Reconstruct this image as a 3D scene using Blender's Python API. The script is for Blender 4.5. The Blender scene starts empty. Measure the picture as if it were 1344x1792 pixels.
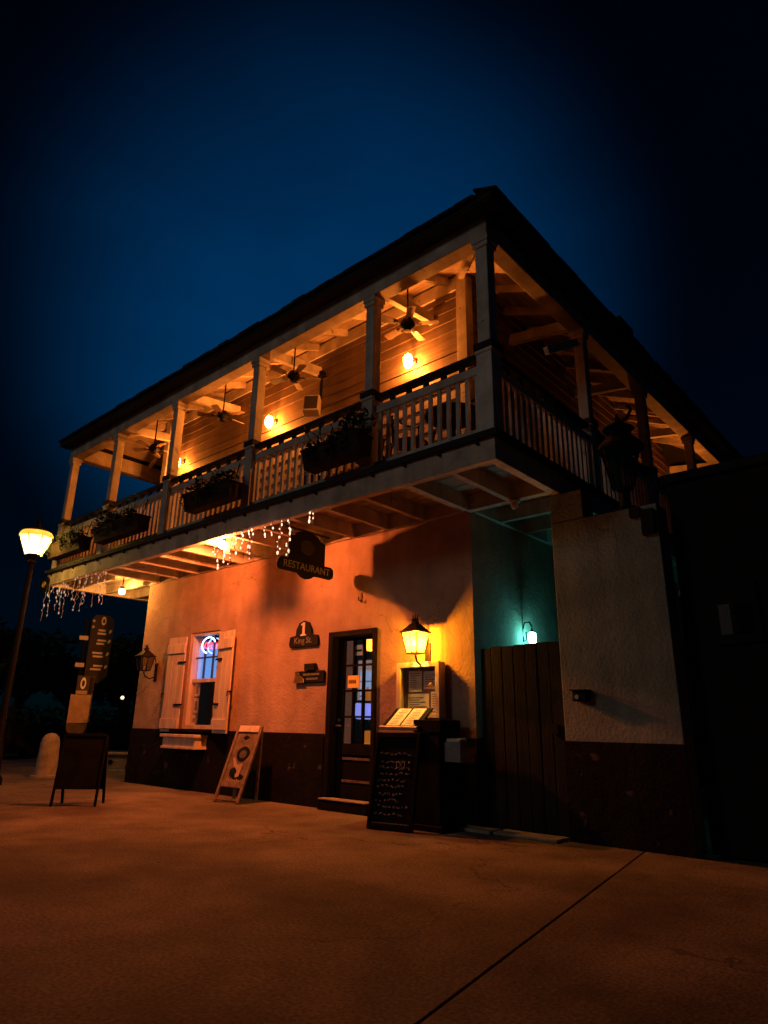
import bpy, bmesh, math, random
from mathutils import Vector, Matrix
random.seed(7)
SC = bpy.context.scene
COL = SC.collection

# ------------------------------------------------------------------ camera
YAW, PITCH, ROLL, FPX = 0.72653, 0.31226, 0.01534, 1150.9
CAM = Vector((4.3064, -6.4426, 1.045))
fw = Vector((-math.sin(YAW)*math.cos(PITCH), math.cos(YAW)*math.cos(PITCH), math.sin(PITCH)))
rt = fw.cross(Vector((0, 0, 1))).normalized()
up = rt.cross(fw)
RR = math.cos(ROLL)*rt + math.sin(ROLL)*up
UU = math.cos(ROLL)*up - math.sin(ROLL)*rt
cd = bpy.data.cameras.new('camera')
cam = bpy.data.objects.new('camera', cd); COL.objects.link(cam)
m = Matrix((RR, UU, -fw)).transposed().to_4x4(); m.translation = CAM
cam.matrix_world = m
cd.sensor_fit = 'VERTICAL'; cd.sensor_height = 36.0; cd.lens = FPX/1792*36.0
cd.clip_end = 500; cd.clip_start = 0.05
SC.camera = cam

# ------------------------------------------------------------------ sky, sun, exposure
SUN_DIR = Vector((-0.42, -0.84, 0.36)).normalized()          # towards the faint moonlight, behind the camera
SKY_STRENGTH = 0.050
SUN_STRENGTH = 0.125
world = bpy.data.worlds.new('World'); SC.world = world; world.use_nodes = True
nt = world.node_tree; N = nt.nodes; L = nt.links
bg = N['Background']
sky = N.new('ShaderNodeTexSky'); sky.sky_type = 'NISHITA'; sky.sun_disc = False
sky.sun_elevation = math.asin(SUN_DIR.z); sky.sun_rotation = math.atan2(SUN_DIR.x, SUN_DIR.y)
sky.air_density = 1.0; sky.dust_density = 0.3; sky.ozone_density = 4.0
tc = N.new('ShaderNodeTexCoord')
dot = N.new('ShaderNodeVectorMath'); dot.operation = 'DOT_PRODUCT'
lobe_dir = (fw*1150 + RR*(590-672) - UU*(590-896)).normalized()    # centre of the lens-like edge darkening put into the sky colour
dot.inputs[1].default_value = lobe_dir
L.new(tc.outputs['Generated'], dot.inputs[0])
mr = N.new('ShaderNodeMapRange'); mr.interpolation_type = 'SMOOTHSTEP'
mr.inputs[1].default_value = math.cos(math.radians(29)); mr.inputs[2].default_value = math.cos(math.radians(3))
mr.inputs[3].default_value = 0.12; mr.inputs[4].default_value = 1.0
L.new(dot.outputs['Value'], mr.inputs[0])
tint = N.new('ShaderNodeMix'); tint.data_type = 'RGBA'; tint.blend_type = 'MULTIPLY'; tint.inputs[0].default_value = 1.0
tint.inputs[7].default_value = (0.006, 0.46, 0.80, 1)
L.new(sky.outputs[0], tint.inputs[6])
t2 = N.new('ShaderNodeVectorMath'); t2.operation = 'SCALE'
pw_ = N.new('ShaderNodeMath'); pw_.operation = 'POWER'; pw_.inputs[1].default_value = 1.6; L.new(mr.outputs[0], pw_.inputs[0])
L.new(tint.outputs[2], t2.inputs[0]); L.new(pw_.outputs[0], t2.inputs[3])
cn = N.new('ShaderNodeTexNoise'); cn.inputs['Scale'].default_value = 2.6; cn.inputs['Detail'].default_value = 7; cn.inputs['Distortion'].default_value = .5
cmap = N.new('ShaderNodeMapping'); cmap.inputs['Scale'].default_value = (1, 1, 2.6); L.new(tc.outputs['Generated'], cmap.inputs[0]); L.new(cmap.outputs[0], cn.inputs['Vector'])
cr_n = N.new('ShaderNodeMapRange'); cr_n.inputs[1].default_value = .35; cr_n.inputs[2].default_value = .7; cr_n.inputs[3].default_value = .86; cr_n.inputs[4].default_value = 1.14; L.new(cn.outputs['Fac'], cr_n.inputs[0])
t3 = N.new('ShaderNodeVectorMath'); t3.operation = 'SCALE'; L.new(t2.outputs[0], t3.inputs[0]); L.new(cr_n.outputs[0], t3.inputs[3])
L.new(t3.outputs[0], bg.inputs[0]); bg.inputs[1].default_value = SKY_STRENGTH
sd = bpy.data.lights.new('sun', 'SUN'); sd.energy = SUN_STRENGTH; sd.angle = math.radians(12); sd.color = (1.0, 0.86, 0.72)
sun = bpy.data.objects.new('sun', sd); COL.objects.link(sun)
sun.rotation_euler = SUN_DIR.to_track_quat('Z', 'Y').to_euler()
vs = SC.view_settings; vs.view_transform = 'Standard'; vs.look = 'None'; vs.gamma = 1.0; vs.use_curve_mapping = False
vs.exposure = 0.0
SC.cycles.use_denoising = True
SC.cycles.max_bounces = 8; SC.cycles.transparent_max_bounces = 16
SC.cycles.caustics_reflective = False; SC.cycles.caustics_refractive = False
SC.cycles.sample_clamp_indirect = 3.0

# ------------------------------------------------------------------ materials
MATS = {}
def mat(name, col, rough=.7, var=.25, scale=6., bump=.15, bscale=60., metal=0., col2=None, stretch=(1, 1, 1), emit=None, estr=0., spec=.4, thr=(.3, .7)):
    if name in MATS: return MATS[name]
    M = bpy.data.materials.new(name); M.use_nodes = True; MATS[name] = M
    nt = M.node_tree; n = nt.nodes; l = nt.links; b = n['Principled BSDF']
    b.inputs['Roughness'].default_value = rough; b.inputs['Metallic'].default_value = metal
    b.inputs['Specular IOR Level'].default_value = spec
    tc = n.new('ShaderNodeTexCoord'); mp = n.new('ShaderNodeMapping'); mp.inputs['Scale'].default_value = stretch
    oi = n.new('ShaderNodeObjectInfo')
    ad = n.new('ShaderNodeVectorMath'); ad.operation = 'ADD'
    sc_ = n.new('ShaderNodeVectorMath'); sc_.operation = 'SCALE'; sc_.inputs[3].default_value = 37.0
    cb = n.new('ShaderNodeCombineXYZ'); l.new(oi.outputs['Random'], cb.inputs[0]); l.new(oi.outputs['Random'], cb.inputs[2])
    l.new(cb.outputs[0], sc_.inputs[0]); l.new(tc.outputs['Object'], mp.inputs[0]); l.new(mp.outputs[0], ad.inputs[0]); l.new(sc_.outputs[0], ad.inputs[1])
    ns = n.new('ShaderNodeTexNoise'); ns.inputs['Scale'].default_value = scale; ns.inputs['Detail'].default_value = 6; ns.inputs['Roughness'].default_value = .62
    l.new(ad.outputs[0], ns.inputs['Vector'])
    cr = n.new('ShaderNodeValToRGB'); cr.color_ramp.elements[0].position = thr[0]; cr.color_ramp.elements[1].position = thr[1]
    c2 = col2 or tuple(c*(1-var) for c in col)
    cr.color_ramp.elements[0].color = (*c2, 1); cr.color_ramp.elements[1].color = (*[min(1, c*(1+var*.35)) for c in col], 1)
    l.new(ns.outputs['Fac'], cr.inputs[0]); l.new(cr.outputs[0], b.inputs['Base Color'])
    rr = n.new('ShaderNodeMapRange'); rr.inputs[3].default_value = max(.05, rough-.12); rr.inputs[4].default_value = min(1, rough+.12)
    l.new(ns.outputs['Fac'], rr.inputs[0]); l.new(rr.outputs[0], b.inputs['Roughness'])
    if bump:
        n2 = n.new('ShaderNodeTexNoise'); n2.inputs['Scale'].default_value = bscale; n2.inputs['Detail'].default_value = 4
        l.new(ad.outputs[0], n2.inputs['Vector'])
        bp = n.new('ShaderNodeBump'); bp.inputs['Strength'].default_value = bump; bp.inputs['Distance'].default_value = .02
        l.new(n2.outputs['Fac'], bp.inputs['Height']); l.new(bp.outputs[0], b.inputs['Normal'])
    if emit:
        b.inputs['Emission Color'].default_value = (*emit, 1); b.inputs['Emission Strength'].default_value = estr
    return M
def pane_mat(name, col, mixf=.5):
    if name in MATS: return MATS[name]
    M = bpy.data.materials.new(name); M.use_nodes = True; MATS[name] = M
    n = M.node_tree.nodes; l = M.node_tree.links; n.clear()
    o = n.new('ShaderNodeOutputMaterial'); t = n.new('ShaderNodeBsdfTransparent'); d = n.new('ShaderNodeBsdfTranslucent'); x = n.new('ShaderNodeMixShader')
    ns = n.new('ShaderNodeTexNoise'); ns.inputs['Scale'].default_value = 9
    mr = n.new('ShaderNodeMapRange'); mr.inputs[3].default_value = mixf-.12; mr.inputs[4].default_value = mixf+.12
    l.new(ns.outputs[0], mr.inputs[0]); l.new(mr.outputs[0], x.inputs[0])
    t.inputs[0].default_value = (*col, 1); d.inputs[0].default_value = (*col, 1)
    l.new(t.outputs[0], x.inputs[1]); l.new(d.outputs[0], x.inputs[2]); l.new(x.outputs[0], o.inputs[0])
    return M
def glass_mat(name, tint=(1, 1, 1), gl=.12):
    if name in MATS: return MATS[name]
    M = bpy.data.materials.new(name); M.use_nodes = True; MATS[name] = M
    n = M.node_tree.nodes; l = M.node_tree.links; n.clear()
    o = n.new('ShaderNodeOutputMaterial'); t = n.new('ShaderNodeBsdfTransparent'); g = n.new('ShaderNodeBsdfGlossy'); x = n.new('ShaderNodeMixShader')
    lw = n.new('ShaderNodeLayerWeight'); lw.inputs[0].default_value = .35
    ns = n.new('ShaderNodeTexNoise'); ns.inputs['Scale'].default_value = 3.0; bp = n.new('ShaderNodeBump'); bp.inputs['Strength'].default_value = .06
    l.new(ns.outputs[0], bp.inputs['Height']); l.new(bp.outputs[0], g.inputs['Normal'])
    mm = n.new('ShaderNodeMath'); mm.operation = 'MULTIPLY'; mm.inputs[1].default_value = gl*3
    l.new(lw.outputs['Fresnel'], mm.inputs[0]); l.new(mm.outputs[0], x.inputs[0])
    t.inputs[0].default_value = (*tint, 1); g.inputs[0].default_value = (1, 1, 1, 1); g.inputs[1].default_value = .06
    l.new(t.outputs[0], x.inputs[1]); l.new(g.outputs[0], x.inputs[2]); l.new(x.outputs[0], o.inputs[0])
    return M
def glowm(name, col, s):
    return mat(name, tuple(min(.8, c) for c in col), rough=.5, bump=0, var=.05, emit=col, estr=s)

STUCCO = mat('stucco', (.52, .36, .265), .92, .22, 2.2, .5, 30., col2=(.38, .255, .18), spec=.15)
DADO = mat('dado paint', (.013, .010, .009), .85, .4, 3., .3, 40., col2=(.007, .005, .005), spec=.12)
PAINT = mat('painted timber', (.74, .68, .60), .65, .35, 5., .12, 50., col2=(.52, .45, .37))
BEAM = mat('beam paint', (.70, .61, .51), .7, .4, 4., .15, 40., col2=(.46, .38, .30))
SIDING = mat('siding paint', (.22, .15, .105), .62, .3, 4., .12, 45., stretch=(.25, .25, 3), col2=(.13, .082, .052))
CEIL = mat('ceiling boards', (.56, .44, .34), .65, .3, 4., .1, 40., col2=(.36, .26, .17))
DECK = mat('deck boards', (.46, .40, .33), .75, .4, 5., .2, 40., col2=(.18, .14, .11))
ROOF = mat('roof shingle', (.018, .016, .016), .9, .4, 8., .4, 50.)
TRIMDK = mat('dark trim', (.016, .014, .013), .8, .4, 6., .2, 40.)
CONC = mat('concrete', (.235, .19, .142), .9, .35, 1.3, .3, 55., col2=(.12, .094, .07), thr=(.34, .66), spec=.2)
EARTH = mat('earth', (.03, .032, .02), .95, .5, 3., .5, 20.)
BLACKM = mat('black iron', (.006, .006, .006), .7, .3, 20., .15, 90., metal=.0, spec=.15)
BRONZE = mat('bronze', (.03, .022, .015), .45, .3, 14., .1, 60., metal=.6)
DARKW = mat('dark wood', (.007, .006, .005), .8, .5, 5., .25, 40., stretch=(1, 1, .15), spec=.1)
GATEW = mat('gate wood', (.017, .018, .019), .88, .6, 4., .4, 40., stretch=(2.5, 2.5, .12), col2=(.004, .004, .005), spec=.15)
SHUT = mat('shutter paint', (.70, .58, .46), .65, .3, 5., .15, 40., stretch=(2, 2, .4), col2=(.50, .39, .29))
FRAMEW = mat('worn frame wood', (.24, .17, .115), .7, .5, 7., .25, 40., stretch=(2, 2, .5), col2=(.09, .06, .04))
BOARD = mat('chalkboard', (.012, .011, .010), .9, .5, 7., .1, 50., col2=(.006, .005, .005), spec=.08)
CHALK = mat('chalk', (.60, .50, .44), .95, .6, 40., .3, 90., col2=(.15, .13, .11))
SIGNBK = mat('sign black', (.007, .007, .007), .7, .3, 10., .1, 50., spec=.15)
LETTER = mat('letter cream', (.72, .66, .58), .6, .15, 20., 0)
LETTERDIM = mat('letter worn gilt', (.24, .23, .18), .7, .6, 40., .1)
BRASS = mat('brass', (.55, .36, .12), .3, .25, 12., .05, metal=.8)
PAPER = mat('paper', (.80, .72, .62), .85, .15, 12., .05, 40.)
INK = mat('print ink', (.16, .10, .07), .8, .3, 30., 0)
LEAF = mat('leaf', (.035, .055, .02), .7, .6, 9., 0, col2=(.012, .02, .008))
BARK = mat('bark', (.05, .038, .028), .9, .5, 7., .5, 25.)
SOIL = mat('planter timber', (.045, .032, .024), .85, .5, 6., .3, 40., col2=(.018, .013, .010), spec=.15)
STONE = mat('cast stone', (.36, .31, .25), .9, .4, 7., .4, 40., col2=(.22, .18, .14))
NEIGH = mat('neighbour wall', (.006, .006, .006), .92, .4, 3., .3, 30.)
STEEL = mat('steel', (.30, .28, .26), .35, .3, 10., .05, metal=.8)
GLASS = glass_mat('window glass')
AMBER = pane_mat('amber lantern glass', (1.0, .66, .15), .34)
FROST = pane_mat('frosted lamp glass', (1.0, .95, .82), .55)
SMOKE = glass_mat('dusty lantern glass', (.55, .5, .42), .2)

def weather(M, big=.5, bdark=.62, speck=.0, crack=.0, cscale=.7, streak=0., relief=0., rscale=6., chip=None):
    nt = M.node_tree; n = nt.nodes; l = nt.links; b = n['Principled BSDF']
    src = b.inputs['Base Color'].links[0].from_socket
    tc = n.new('ShaderNodeTexCoord'); geo = n.new('ShaderNodeNewGeometry'); P = geo.outputs['Position']
    def mul(a, fac_socket):
        x = n.new('ShaderNodeMix'); x.data_type = 'RGBA'; x.blend_type = 'MULTIPLY'; x.inputs[0].default_value = 1
        l.new(a, x.inputs[6]); l.new(fac_socket, x.inputs[7]); return x.outputs[2]
    def noise(scale, det=5, vec=None, dist=0.):
        t = n.new('ShaderNodeTexNoise'); t.inputs['Scale'].default_value = scale; t.inputs['Detail'].default_value = det; t.inputs['Distortion'].default_value = dist
        l.new(vec or P, t.inputs['Vector']); return t.outputs['Fac']
    def ramp(f, p0, p1, a, c):
        r = n.new('ShaderNodeMapRange'); r.inputs[1].default_value = p0; r.inputs[2].default_value = p1; r.inputs[3].default_value = a; r.inputs[4].default_value = c
        l.new(f, r.inputs[0]); return r.outputs[0]
    src = mul(src, ramp(noise(big, 7, dist=.6), .36, .62, bdark, 1.05))
    if speck:
        src = mul(src, ramp(noise(48, 3), .35, .65, 1-speck, 1+speck*.5))
        v = n.new('ShaderNodeTexVoronoi'); v.inputs['Scale'].default_value = 2.6; l.new(P, v.inputs['Vector'])
        src = mul(src, ramp(v.outputs['Distance'], .030, .045, .35, 1.0))
    if crack:
        mpv = n.new('ShaderNodeVectorMath'); mpv.operation = 'ADD'
        nz = n.new('ShaderNodeTexNoise'); nz.inputs['Scale'].default_value = 2.2; nz.inputs['Detail'].default_value = 6; l.new(P, nz.inputs['Vector'])
        sv = n.new('ShaderNodeVectorMath'); sv.operation = 'SCALE'; sv.inputs[3].default_value = .9; l.new(nz.outputs['Color'], sv.inputs[0])
        l.new(P, mpv.inputs[0]); l.new(sv.outputs[0], mpv.inputs[1])
        v = n.new('ShaderNodeTexVoronoi'); v.feature = 'DISTANCE_TO_EDGE'; v.inputs['Scale'].default_value = cscale; l.new(mpv.outputs[0], v.inputs['Vector'])
        e = ramp(v.outputs['Distance'], .0, .006, 1-crack, 1.0)
        k = ramp(noise(.35, 2), .48, .56, 1.0, 0.0)
        mx = n.new('ShaderNodeMath'); mx.operation = 'MAXIMUM'; l.new(e, mx.inputs[0]); l.new(k, mx.inputs[1])
        src = mul(src, mx.outputs[0])
    if streak:
        mp = n.new('ShaderNodeMapping'); mp.inputs['Scale'].default_value = (5, 5, .35); l.new(P, mp.inputs[0])
        src = mul(src, ramp(noise(1., 5, mp.outputs[0]), .42, .66, 1-streak, 1.0))
    if chip:
        x = n.new('ShaderNodeMix'); x.data_type = 'RGBA'; l.new(ramp(noise(7, 8, dist=.4), .66, .70, 0, 1), x.inputs[0]); l.new(src, x.inputs[6]); x.inputs[7].default_value = (*chip, 1); src = x.outputs[2]
    l.new(src, b.inputs['Base Color'])
    if relief:
        bp = n.new('ShaderNodeBump'); bp.inputs['Strength'].default_value = relief; bp.inputs['Distance'].default_value = .05
        l.new(noise(rscale, 6, dist=.8), bp.inputs['Height'])
        old = b.inputs['Normal'].links
        if old: l.new(old[0].from_socket, bp.inputs['Normal'])
        l.new(bp.outputs[0], b.inputs['Normal'])
weather(STUCCO, .8, .84, 0, .4, .55, .10, .24, 4.)
weather(CONC, .45, .6, .38, .55, .33, 0, .25, 3.)
weather(DADO, .9, .6, 0, 0, 1, .4, .3, 5., (.07, .05, .04))
for M_ in (PAINT, BEAM): weather(M_, 1.1, .75, 0, 0, 1, .25, 0, 5., (.24, .18, .13))
weather(SIDING, .9, .75, 0, 0, 1, .2)

GREYWALL = mat('grey green plaster', (.30, .315, .275), .92, .2, 2.2, .3, 30., col2=(.22, .235, .20), spec=.12)
weather(GREYWALL, .8, .82, 0, .4, .5, .15, .12, 4.)

# ------------------------------------------------------------------ mesh helpers
class MB:
    def __init__(s): s.v = []; s.f = []
    def add(s, vs, fs):
        o = len(s.v); s.v += [tuple(v) for v in vs]; s.f += [tuple(i+o for i in f) for f in fs]; return s
    def box(s, x0, y0, z0, x1, y1, z1):
        x0, x1 = min(x0, x1), max(x0, x1); y0, y1 = min(y0, y1), max(y0, y1); z0, z1 = min(z0, z1), max(z0, z1)
        return s.add([(x0, y0, z0), (x1, y0, z0), (x1, y1, z0), (x0, y1, z0), (x0, y0, z1), (x1, y0, z1), (x1, y1, z1), (x0, y1, z1)],
                     [(0, 3, 2, 1), (4, 5, 6, 7), (0, 1, 5, 4), (1, 2, 6, 5), (2, 3, 7, 6), (3, 0, 4, 7)])
    def frustum(s, c, z0, z1, a0, b0, a1, b1):
        x, y = c
        vs = [(x-a0, y-b0, z0), (x+a0, y-b0, z0), (x+a0, y+b0, z0), (x-a0, y+b0, z0), (x-a1, y-b1, z1), (x+a1, y-b1, z1), (x+a1, y+b1, z1), (x-a1, y+b1, z1)]
        return s.add(vs, [(0, 3, 2, 1), (4, 5, 6, 7), (0, 1, 5, 4), (1, 2, 6, 5), (2, 3, 7, 6), (3, 0, 4, 7)])
    def beam(s, p, q, w, h, upv=(0, 0, 1)):
        p = Vector(p); q = Vector(q); d = (q-p).normalized(); u = Vector(upv)
        sd = d.cross(u)
        if sd.length < 1e-4: sd = d.cross(Vector((1, 0, 0)))
        sd.normalize(); u = sd.cross(d); a = sd*w/2; b = u*h/2
        vs = [p-a-b, p+a-b, p+a+b, p-a+b, q-a-b, q+a-b, q+a+b, q-a+b]
        return s.add(vs, [(3, 2, 1, 0), (4, 5, 6, 7), (0, 1, 5, 4), (1, 2, 6, 5), (2, 3, 7, 6), (3, 0, 4, 7)])
    def tube(s, pts, r, n=8, caps=True):
        pts = [Vector(p) for p in pts]; rs = r if isinstance(r, (list, tuple)) else [r]*len(pts)
        vs = []; fs = []
        t0 = (pts[1]-pts[0]).normalized(); a = t0.orthogonal().normalized()
        for i, p in enumerate(pts):
            t = (pts[min(i+1, len(pts)-1)]-pts[max(i-1, 0)]).normalized()
            a = (a-t*a.dot(t)); a = a.normalized() if a.length > 1e-5 else t.orthogonal().normalized(); b = t.cross(a)
            for k in range(n):
                g = 2*math.pi*k/n; vs.append(p+(a*math.cos(g)+b*math.sin(g))*rs[i])
        for i in range(len(pts)-1):
            for k in range(n):
                fs.append((i*n+k, i*n+(k+1) % n, (i+1)*n+(k+1) % n, (i+1)*n+k))
        if caps:
            fs.append(tuple(range(n-1, -1, -1))); fs.append(tuple((len(pts)-1)*n+k for k in range(n)))
        return s.add(vs, fs)
    def lathe(s, prof, c=(0, 0, 0), n=16, ph=0.):
        vs = []; fs = []
        for r, z in prof:
            for k in range(n):
                g = 2*math.pi*k/n+ph; vs.append((c[0]+r*math.cos(g), c[1]+r*math.sin(g), c[2]+z))
        for i in range(len(prof)-1):
            for k in range(n): fs.append((i*n+k, i*n+(k+1) % n, (i+1)*n+(k+1) % n, (i+1)*n+k))
        fs.append(tuple(range(n-1, -1, -1))); fs.append(tuple((len(prof)-1)*n+k for k in range(n)))
        return s.add(vs, fs)
    def sphere(s, c, r, n=12, sq=1.):
        return s.lathe([(max(1e-4, r*math.sin(math.pi*i/8)), -r*sq*math.cos(math.pi*i/8)) for i in range(9)], c, n)
    def prism(s, poly, o, ax, ay, depth):
        o = Vector(o); ax = Vector(ax); ay = Vector(ay); nz = ax.cross(ay).normalized()*depth
        a = [o+ax*x+ay*y for x, y in poly]; n = len(a)
        return s.add(a+[p+nz for p in a], [tuple(range(n-1, -1, -1)), tuple(range(n, 2*n))]+[(i, (i+1) % n, n+(i+1) % n, n+i) for i in range(n)])
    def mesh(s, name='m', smooth=False):
        me = bpy.data.meshes.new(name); me.from_pydata(s.v, [], s.f)
        bm = bmesh.new(); bm.from_mesh(me); bmesh.ops.recalc_face_normals(bm, faces=bm.faces); bm.to_mesh(me); bm.free()
        if smooth:
            for p in me.polygons: p.use_smooth = True
            try: me.set_sharp_from_angle(angle=math.radians(40))
            except Exception: pass
        return me
CACHE = {}
def obj(name, mb, m, parent=None, loc=(0, 0, 0), rot=(0, 0, 0), bev=0., smooth=False, key=None):
    if key is not None and key in CACHE: me = CACHE[key]
    else:
        me = mb if isinstance(mb, bpy.types.Mesh) else mb.mesh(name, smooth)
        if not me.materials: me.materials.append(m)
        if key is not None: CACHE[key] = me
    o = bpy.data.objects.new(name, me); COL.objects.link(o)
    o.location = loc; o.rotation_euler = rot
    if parent: o.parent = parent
    if bev:
        b = o.modifiers.new('bevel', 'BEVEL'); b.width = bev; b.segments = 2; b.limit_method = 'ANGLE'
    return o
def thing(name, label, cat, loc=(0, 0, 0), rot=(0, 0, 0), group=None):
    o = bpy.data.objects.new(name, None); COL.objects.link(o); o.empty_display_size = .1
    o.location = loc; o.rotation_euler = rot if isinstance(rot, (tuple, list)) else (0, 0, rot)
    return tag(o, label, cat, group)
def tag(o, label, cat, group=None):
    o['label'] = label; o['category'] = cat
    if group: o['group'] = group
    return o
def kind(o, k): o['kind'] = k; return o
def lamp(parent, loc, col, watts, r=.03, name='lamp_light'):
    d = bpy.data.lights.new(name, 'POINT'); d.energy = watts; d.color = col; d.shadow_soft_size = r
    o = bpy.data.objects.new(name, d); COL.objects.link(o); o.location = loc; o.parent = parent
    return o
def text(name, s, size, m, parent, loc, rot, ext=.002, align='CENTER', shear=0.):
    c = bpy.data.curves.new(name, 'FONT'); c.body = s; c.size = size; c.extrude = ext; c.align_x = align; c.align_y = 'CENTER'; c.shear = shear
    c.resolution_u = 3
    t = bpy.data.objects.new(name, c); COL.objects.link(t)
    bpy.context.view_layer.update()
    me = bpy.data.meshes.new_from_object(t.evaluated_get(bpy.context.evaluated_depsgraph_get()))
    bpy.data.objects.remove(t); bpy.data.curves.remove(c)
    me.materials.clear(); me.materials.append(m)
    return obj(name, me, m, parent, loc, rot)
FACE = (math.pi/2, 0, 0)           # a flat print on the front facade, facing the street
R_ = random.Random(11)

# ------------------------------------------------------------------ dimensions
XL, B, S = -7.47, -1.31, 1.185     # left end of the wall, balcony front, balcony right side
XB = -8.91                         # left row of posts
YB = 8.0                           # back of the house
ZB0, ZDK, ZRAIL, ZPT, ZFT = 3.52, 3.77, 4.832, 6.181, 6.487
ZWT = 7.04
POSTX = [-8.91, -7.05, -5.01, -2.844, -.562, 1.185]
POSTY = [1.143, 3.28, 5.62, 7.9]
SLOPE = .44

# ------------------------------------------------------------------ ground
gr = MB().add([(-120, -60, -.16), (60, -60, -.16), (60, 120, -.16), (-120, 120, -.16)], [(0, 1, 2, 3)])
ground = kind(obj('ground', gr, EARTH), 'structure')
pv = MB().box(-16, -14, -.15, 9, 3.0, -.03)
pavement = kind(obj('pavement', pv, CONC), 'structure')
# concrete slabs; the joint in view runs from the foot of the right wall towards the camera
jx = lambda y, k: 1.79 + k - .178*(y+.16)                # joint line x at y
def slab(k0, k1, y0, y1):
    g = .007
    poly = [(jx(y0, k0)+g, y0+g), (jx(y0, k1)-g, y0+g), (jx(y1, k1)-g, y1-g), (jx(y1, k0)+g, y1-g)]
    obj('slab', MB().prism(poly, (0, 0, -.03), (1, 0, 0), (0, 1, 0), .03), CONC, pavement, bev=.004)
for k0, k1 in ((-17.2, -9.4), (-9.4, 0), (0, 6.6)):
    for y0, y1 in ((-13.8, -9.2), (-9.2, 0.0)): slab(k0, k1, y0, y1)
slab(-17.2, -9.4, 0.0, 2.9)
lawn = kind(obj('lawn', MB().box(-80, 3.2, -.159, -16.2, 60, -.05), EARTH), 'structure')

# ------------------------------------------------------------------ the house
house = thing('restaurant_building', 'two storey stucco restaurant with lamplit wraparound timber balcony', 'building', (0, 0, 0))
T = .28
DX0, DX1, DZ = -2.383, -1.498, 2.25
WX0, WX1, WZ0, WZ1 = -5.86, -5.0, .93, 2.50
w = MB()
w.box(XL, 0, 0, WX0, T, ZB0+.2); w.box(WX0, 0, 0, WX1, T, WZ0); w.box(WX0, 0, WZ1, WX1, T, ZB0+.2)
w.box(WX1, 0, 0, DX0, T, ZB0+.2); w.box(DX0, 0, DZ, DX1, T, ZB0+.2); w.box(DX1, 0, 0, 0, T, ZB0+.2)
obj('front_wall', w, STUCCO, house)
obj('side_wall', MB().box(-T, T, 0, 0, YB, ZB0+.2), STUCCO, house)
obj('end_wall', MB().box(XL, T, 0, XL+T, YB, ZB0+.2), STUCCO, house)
obj('back_wall', MB().box(XL+T, YB-T, 0, -T, YB, ZB0+.2), STUCCO, house)
obj('interior_floor', MB().box(XL+T, T, 0, -T, YB-T, .05), DARKW, house)
INWALL = mat('interior plaster', (.10, .075, .055), .9, .3, 4., .2, 30.)
obj('partition_wall', MB().box(XL+T, 2.6, .05, -T, 2.7, 3.4), INWALL, house)
ZD = .914
def dado(x0, x1): obj('dado', MB().box(x0, -.022, 0, x1, -.002, ZD), DADO, house, bev=.006)
dado(XL-.02, DX0-.03); dado(DX1+.03, .02)
obj('dado', MB().box(.002, 0, 0, .022, YB, ZD), DADO, house)
obj('dado', MB().box(XL-.022, .0, 0, XL-.002, YB, ZD), DADO, house)

# upper storey: backing wall with clapboards
upper = obj('upper_wall', MB().box(XL, .004, ZDK+.01, 0, .12, ZWT+.1).box(-.12, .12, ZDK+.01, -.004, YB, ZWT+.1).box(XL, .12, ZDK+.01, XL+.12, YB, ZWT+.1), SIDING, house)
EXPO = .172
z = ZDK; row = 0
while z < ZWT-.02:
    cut = [XL, R_.uniform(-5.8, -3.2), 0] if row % 2 else [XL, R_.uniform(-6.5, -4.8), R_.uniform(-2.6, -1.2), 0]
    for a, b in zip(cut, cut[1:]):
        pr = R_.uniform(-.002, .002)
        mb = MB().prism([(0, 0), (-.030+pr, 0), (-.012+pr, EXPO+.012), (0, EXPO+.012)], (a+.001, .002, z), (0, 1, 0), (0, 0, 1), b-a-.003)
        obj('siding_board', mb, SIDING, upper)
    cut = [0, R_.uniform(2.2, 4.5), YB]
    for a, b in zip(cut, cut[1:]):
        obj('siding_board', MB().prism([(0, 0), (.030, 0), (.012, EXPO+.012), (0, EXPO+.012)], (-.002, b-.002, z), (1, 0, 0), (0, 0, 1), b-a-.003), SIDING, upper)
    z += EXPO; row += 1
obj('corner_board', MB().box(-.11, -.05, ZDK, .05, -.002, ZWT).box(.002, -.002, ZDK, .05, .11, ZWT), PAINT, upper, bev=.004)
obj('corner_board', MB().box(XL-.05, -.05, ZDK, XL+.11, -.002, ZWT), PAINT, upper, bev=.004)
obj('frieze_board', MB().box(XL+.12, -.045, ZWT-.24, -.12, -.004, ZWT-.03), PAINT, upper, bev=.004)

# balcony frame: beams, joists, deck boards
frame = obj('balcony_frame', MB().box(XB-.17, B, ZB0, S, B+.10, ZDK-.004), BEAM, house, bev=.008)
obj('side_beam', MB().box(S-.10, B+.10, ZB0, S, YB, ZDK-.004), BEAM, frame, bev=.008)
obj('end_beam', MB().box(XB-.17, B+.10, ZB0, XB-.07, YB, ZDK-.004), BEAM, frame, bev=.008)
obj('ledger', MB().box(XL, -.06, ZB0+.02, -.06, -.002, ZDK-.05), BEAM, frame, bev=.005)
obj('ledger', MB().box(.002, .06, ZB0+.02, .06, YB, ZDK-.05), BEAM, frame, bev=.005)
obj('trimmer', MB().box(.0, -.1, ZB0+.008, S-.1, .0, ZDK-.05), BEAM, frame, bev=.006)
obj('trimmer', MB().box(-.06, B+.10, ZB0+.008, .04, -.1, ZDK-.05), BEAM, frame, bev=.006)
jm = MB().box(-.035, B+.10, ZB0+.012, .035, -.06, ZDK-.05)
x = -.66
while x > XL:
    obj('joist', jm, BEAM, frame, (x, 0, 0), key='joist', bev=.005); x -= .64
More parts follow.
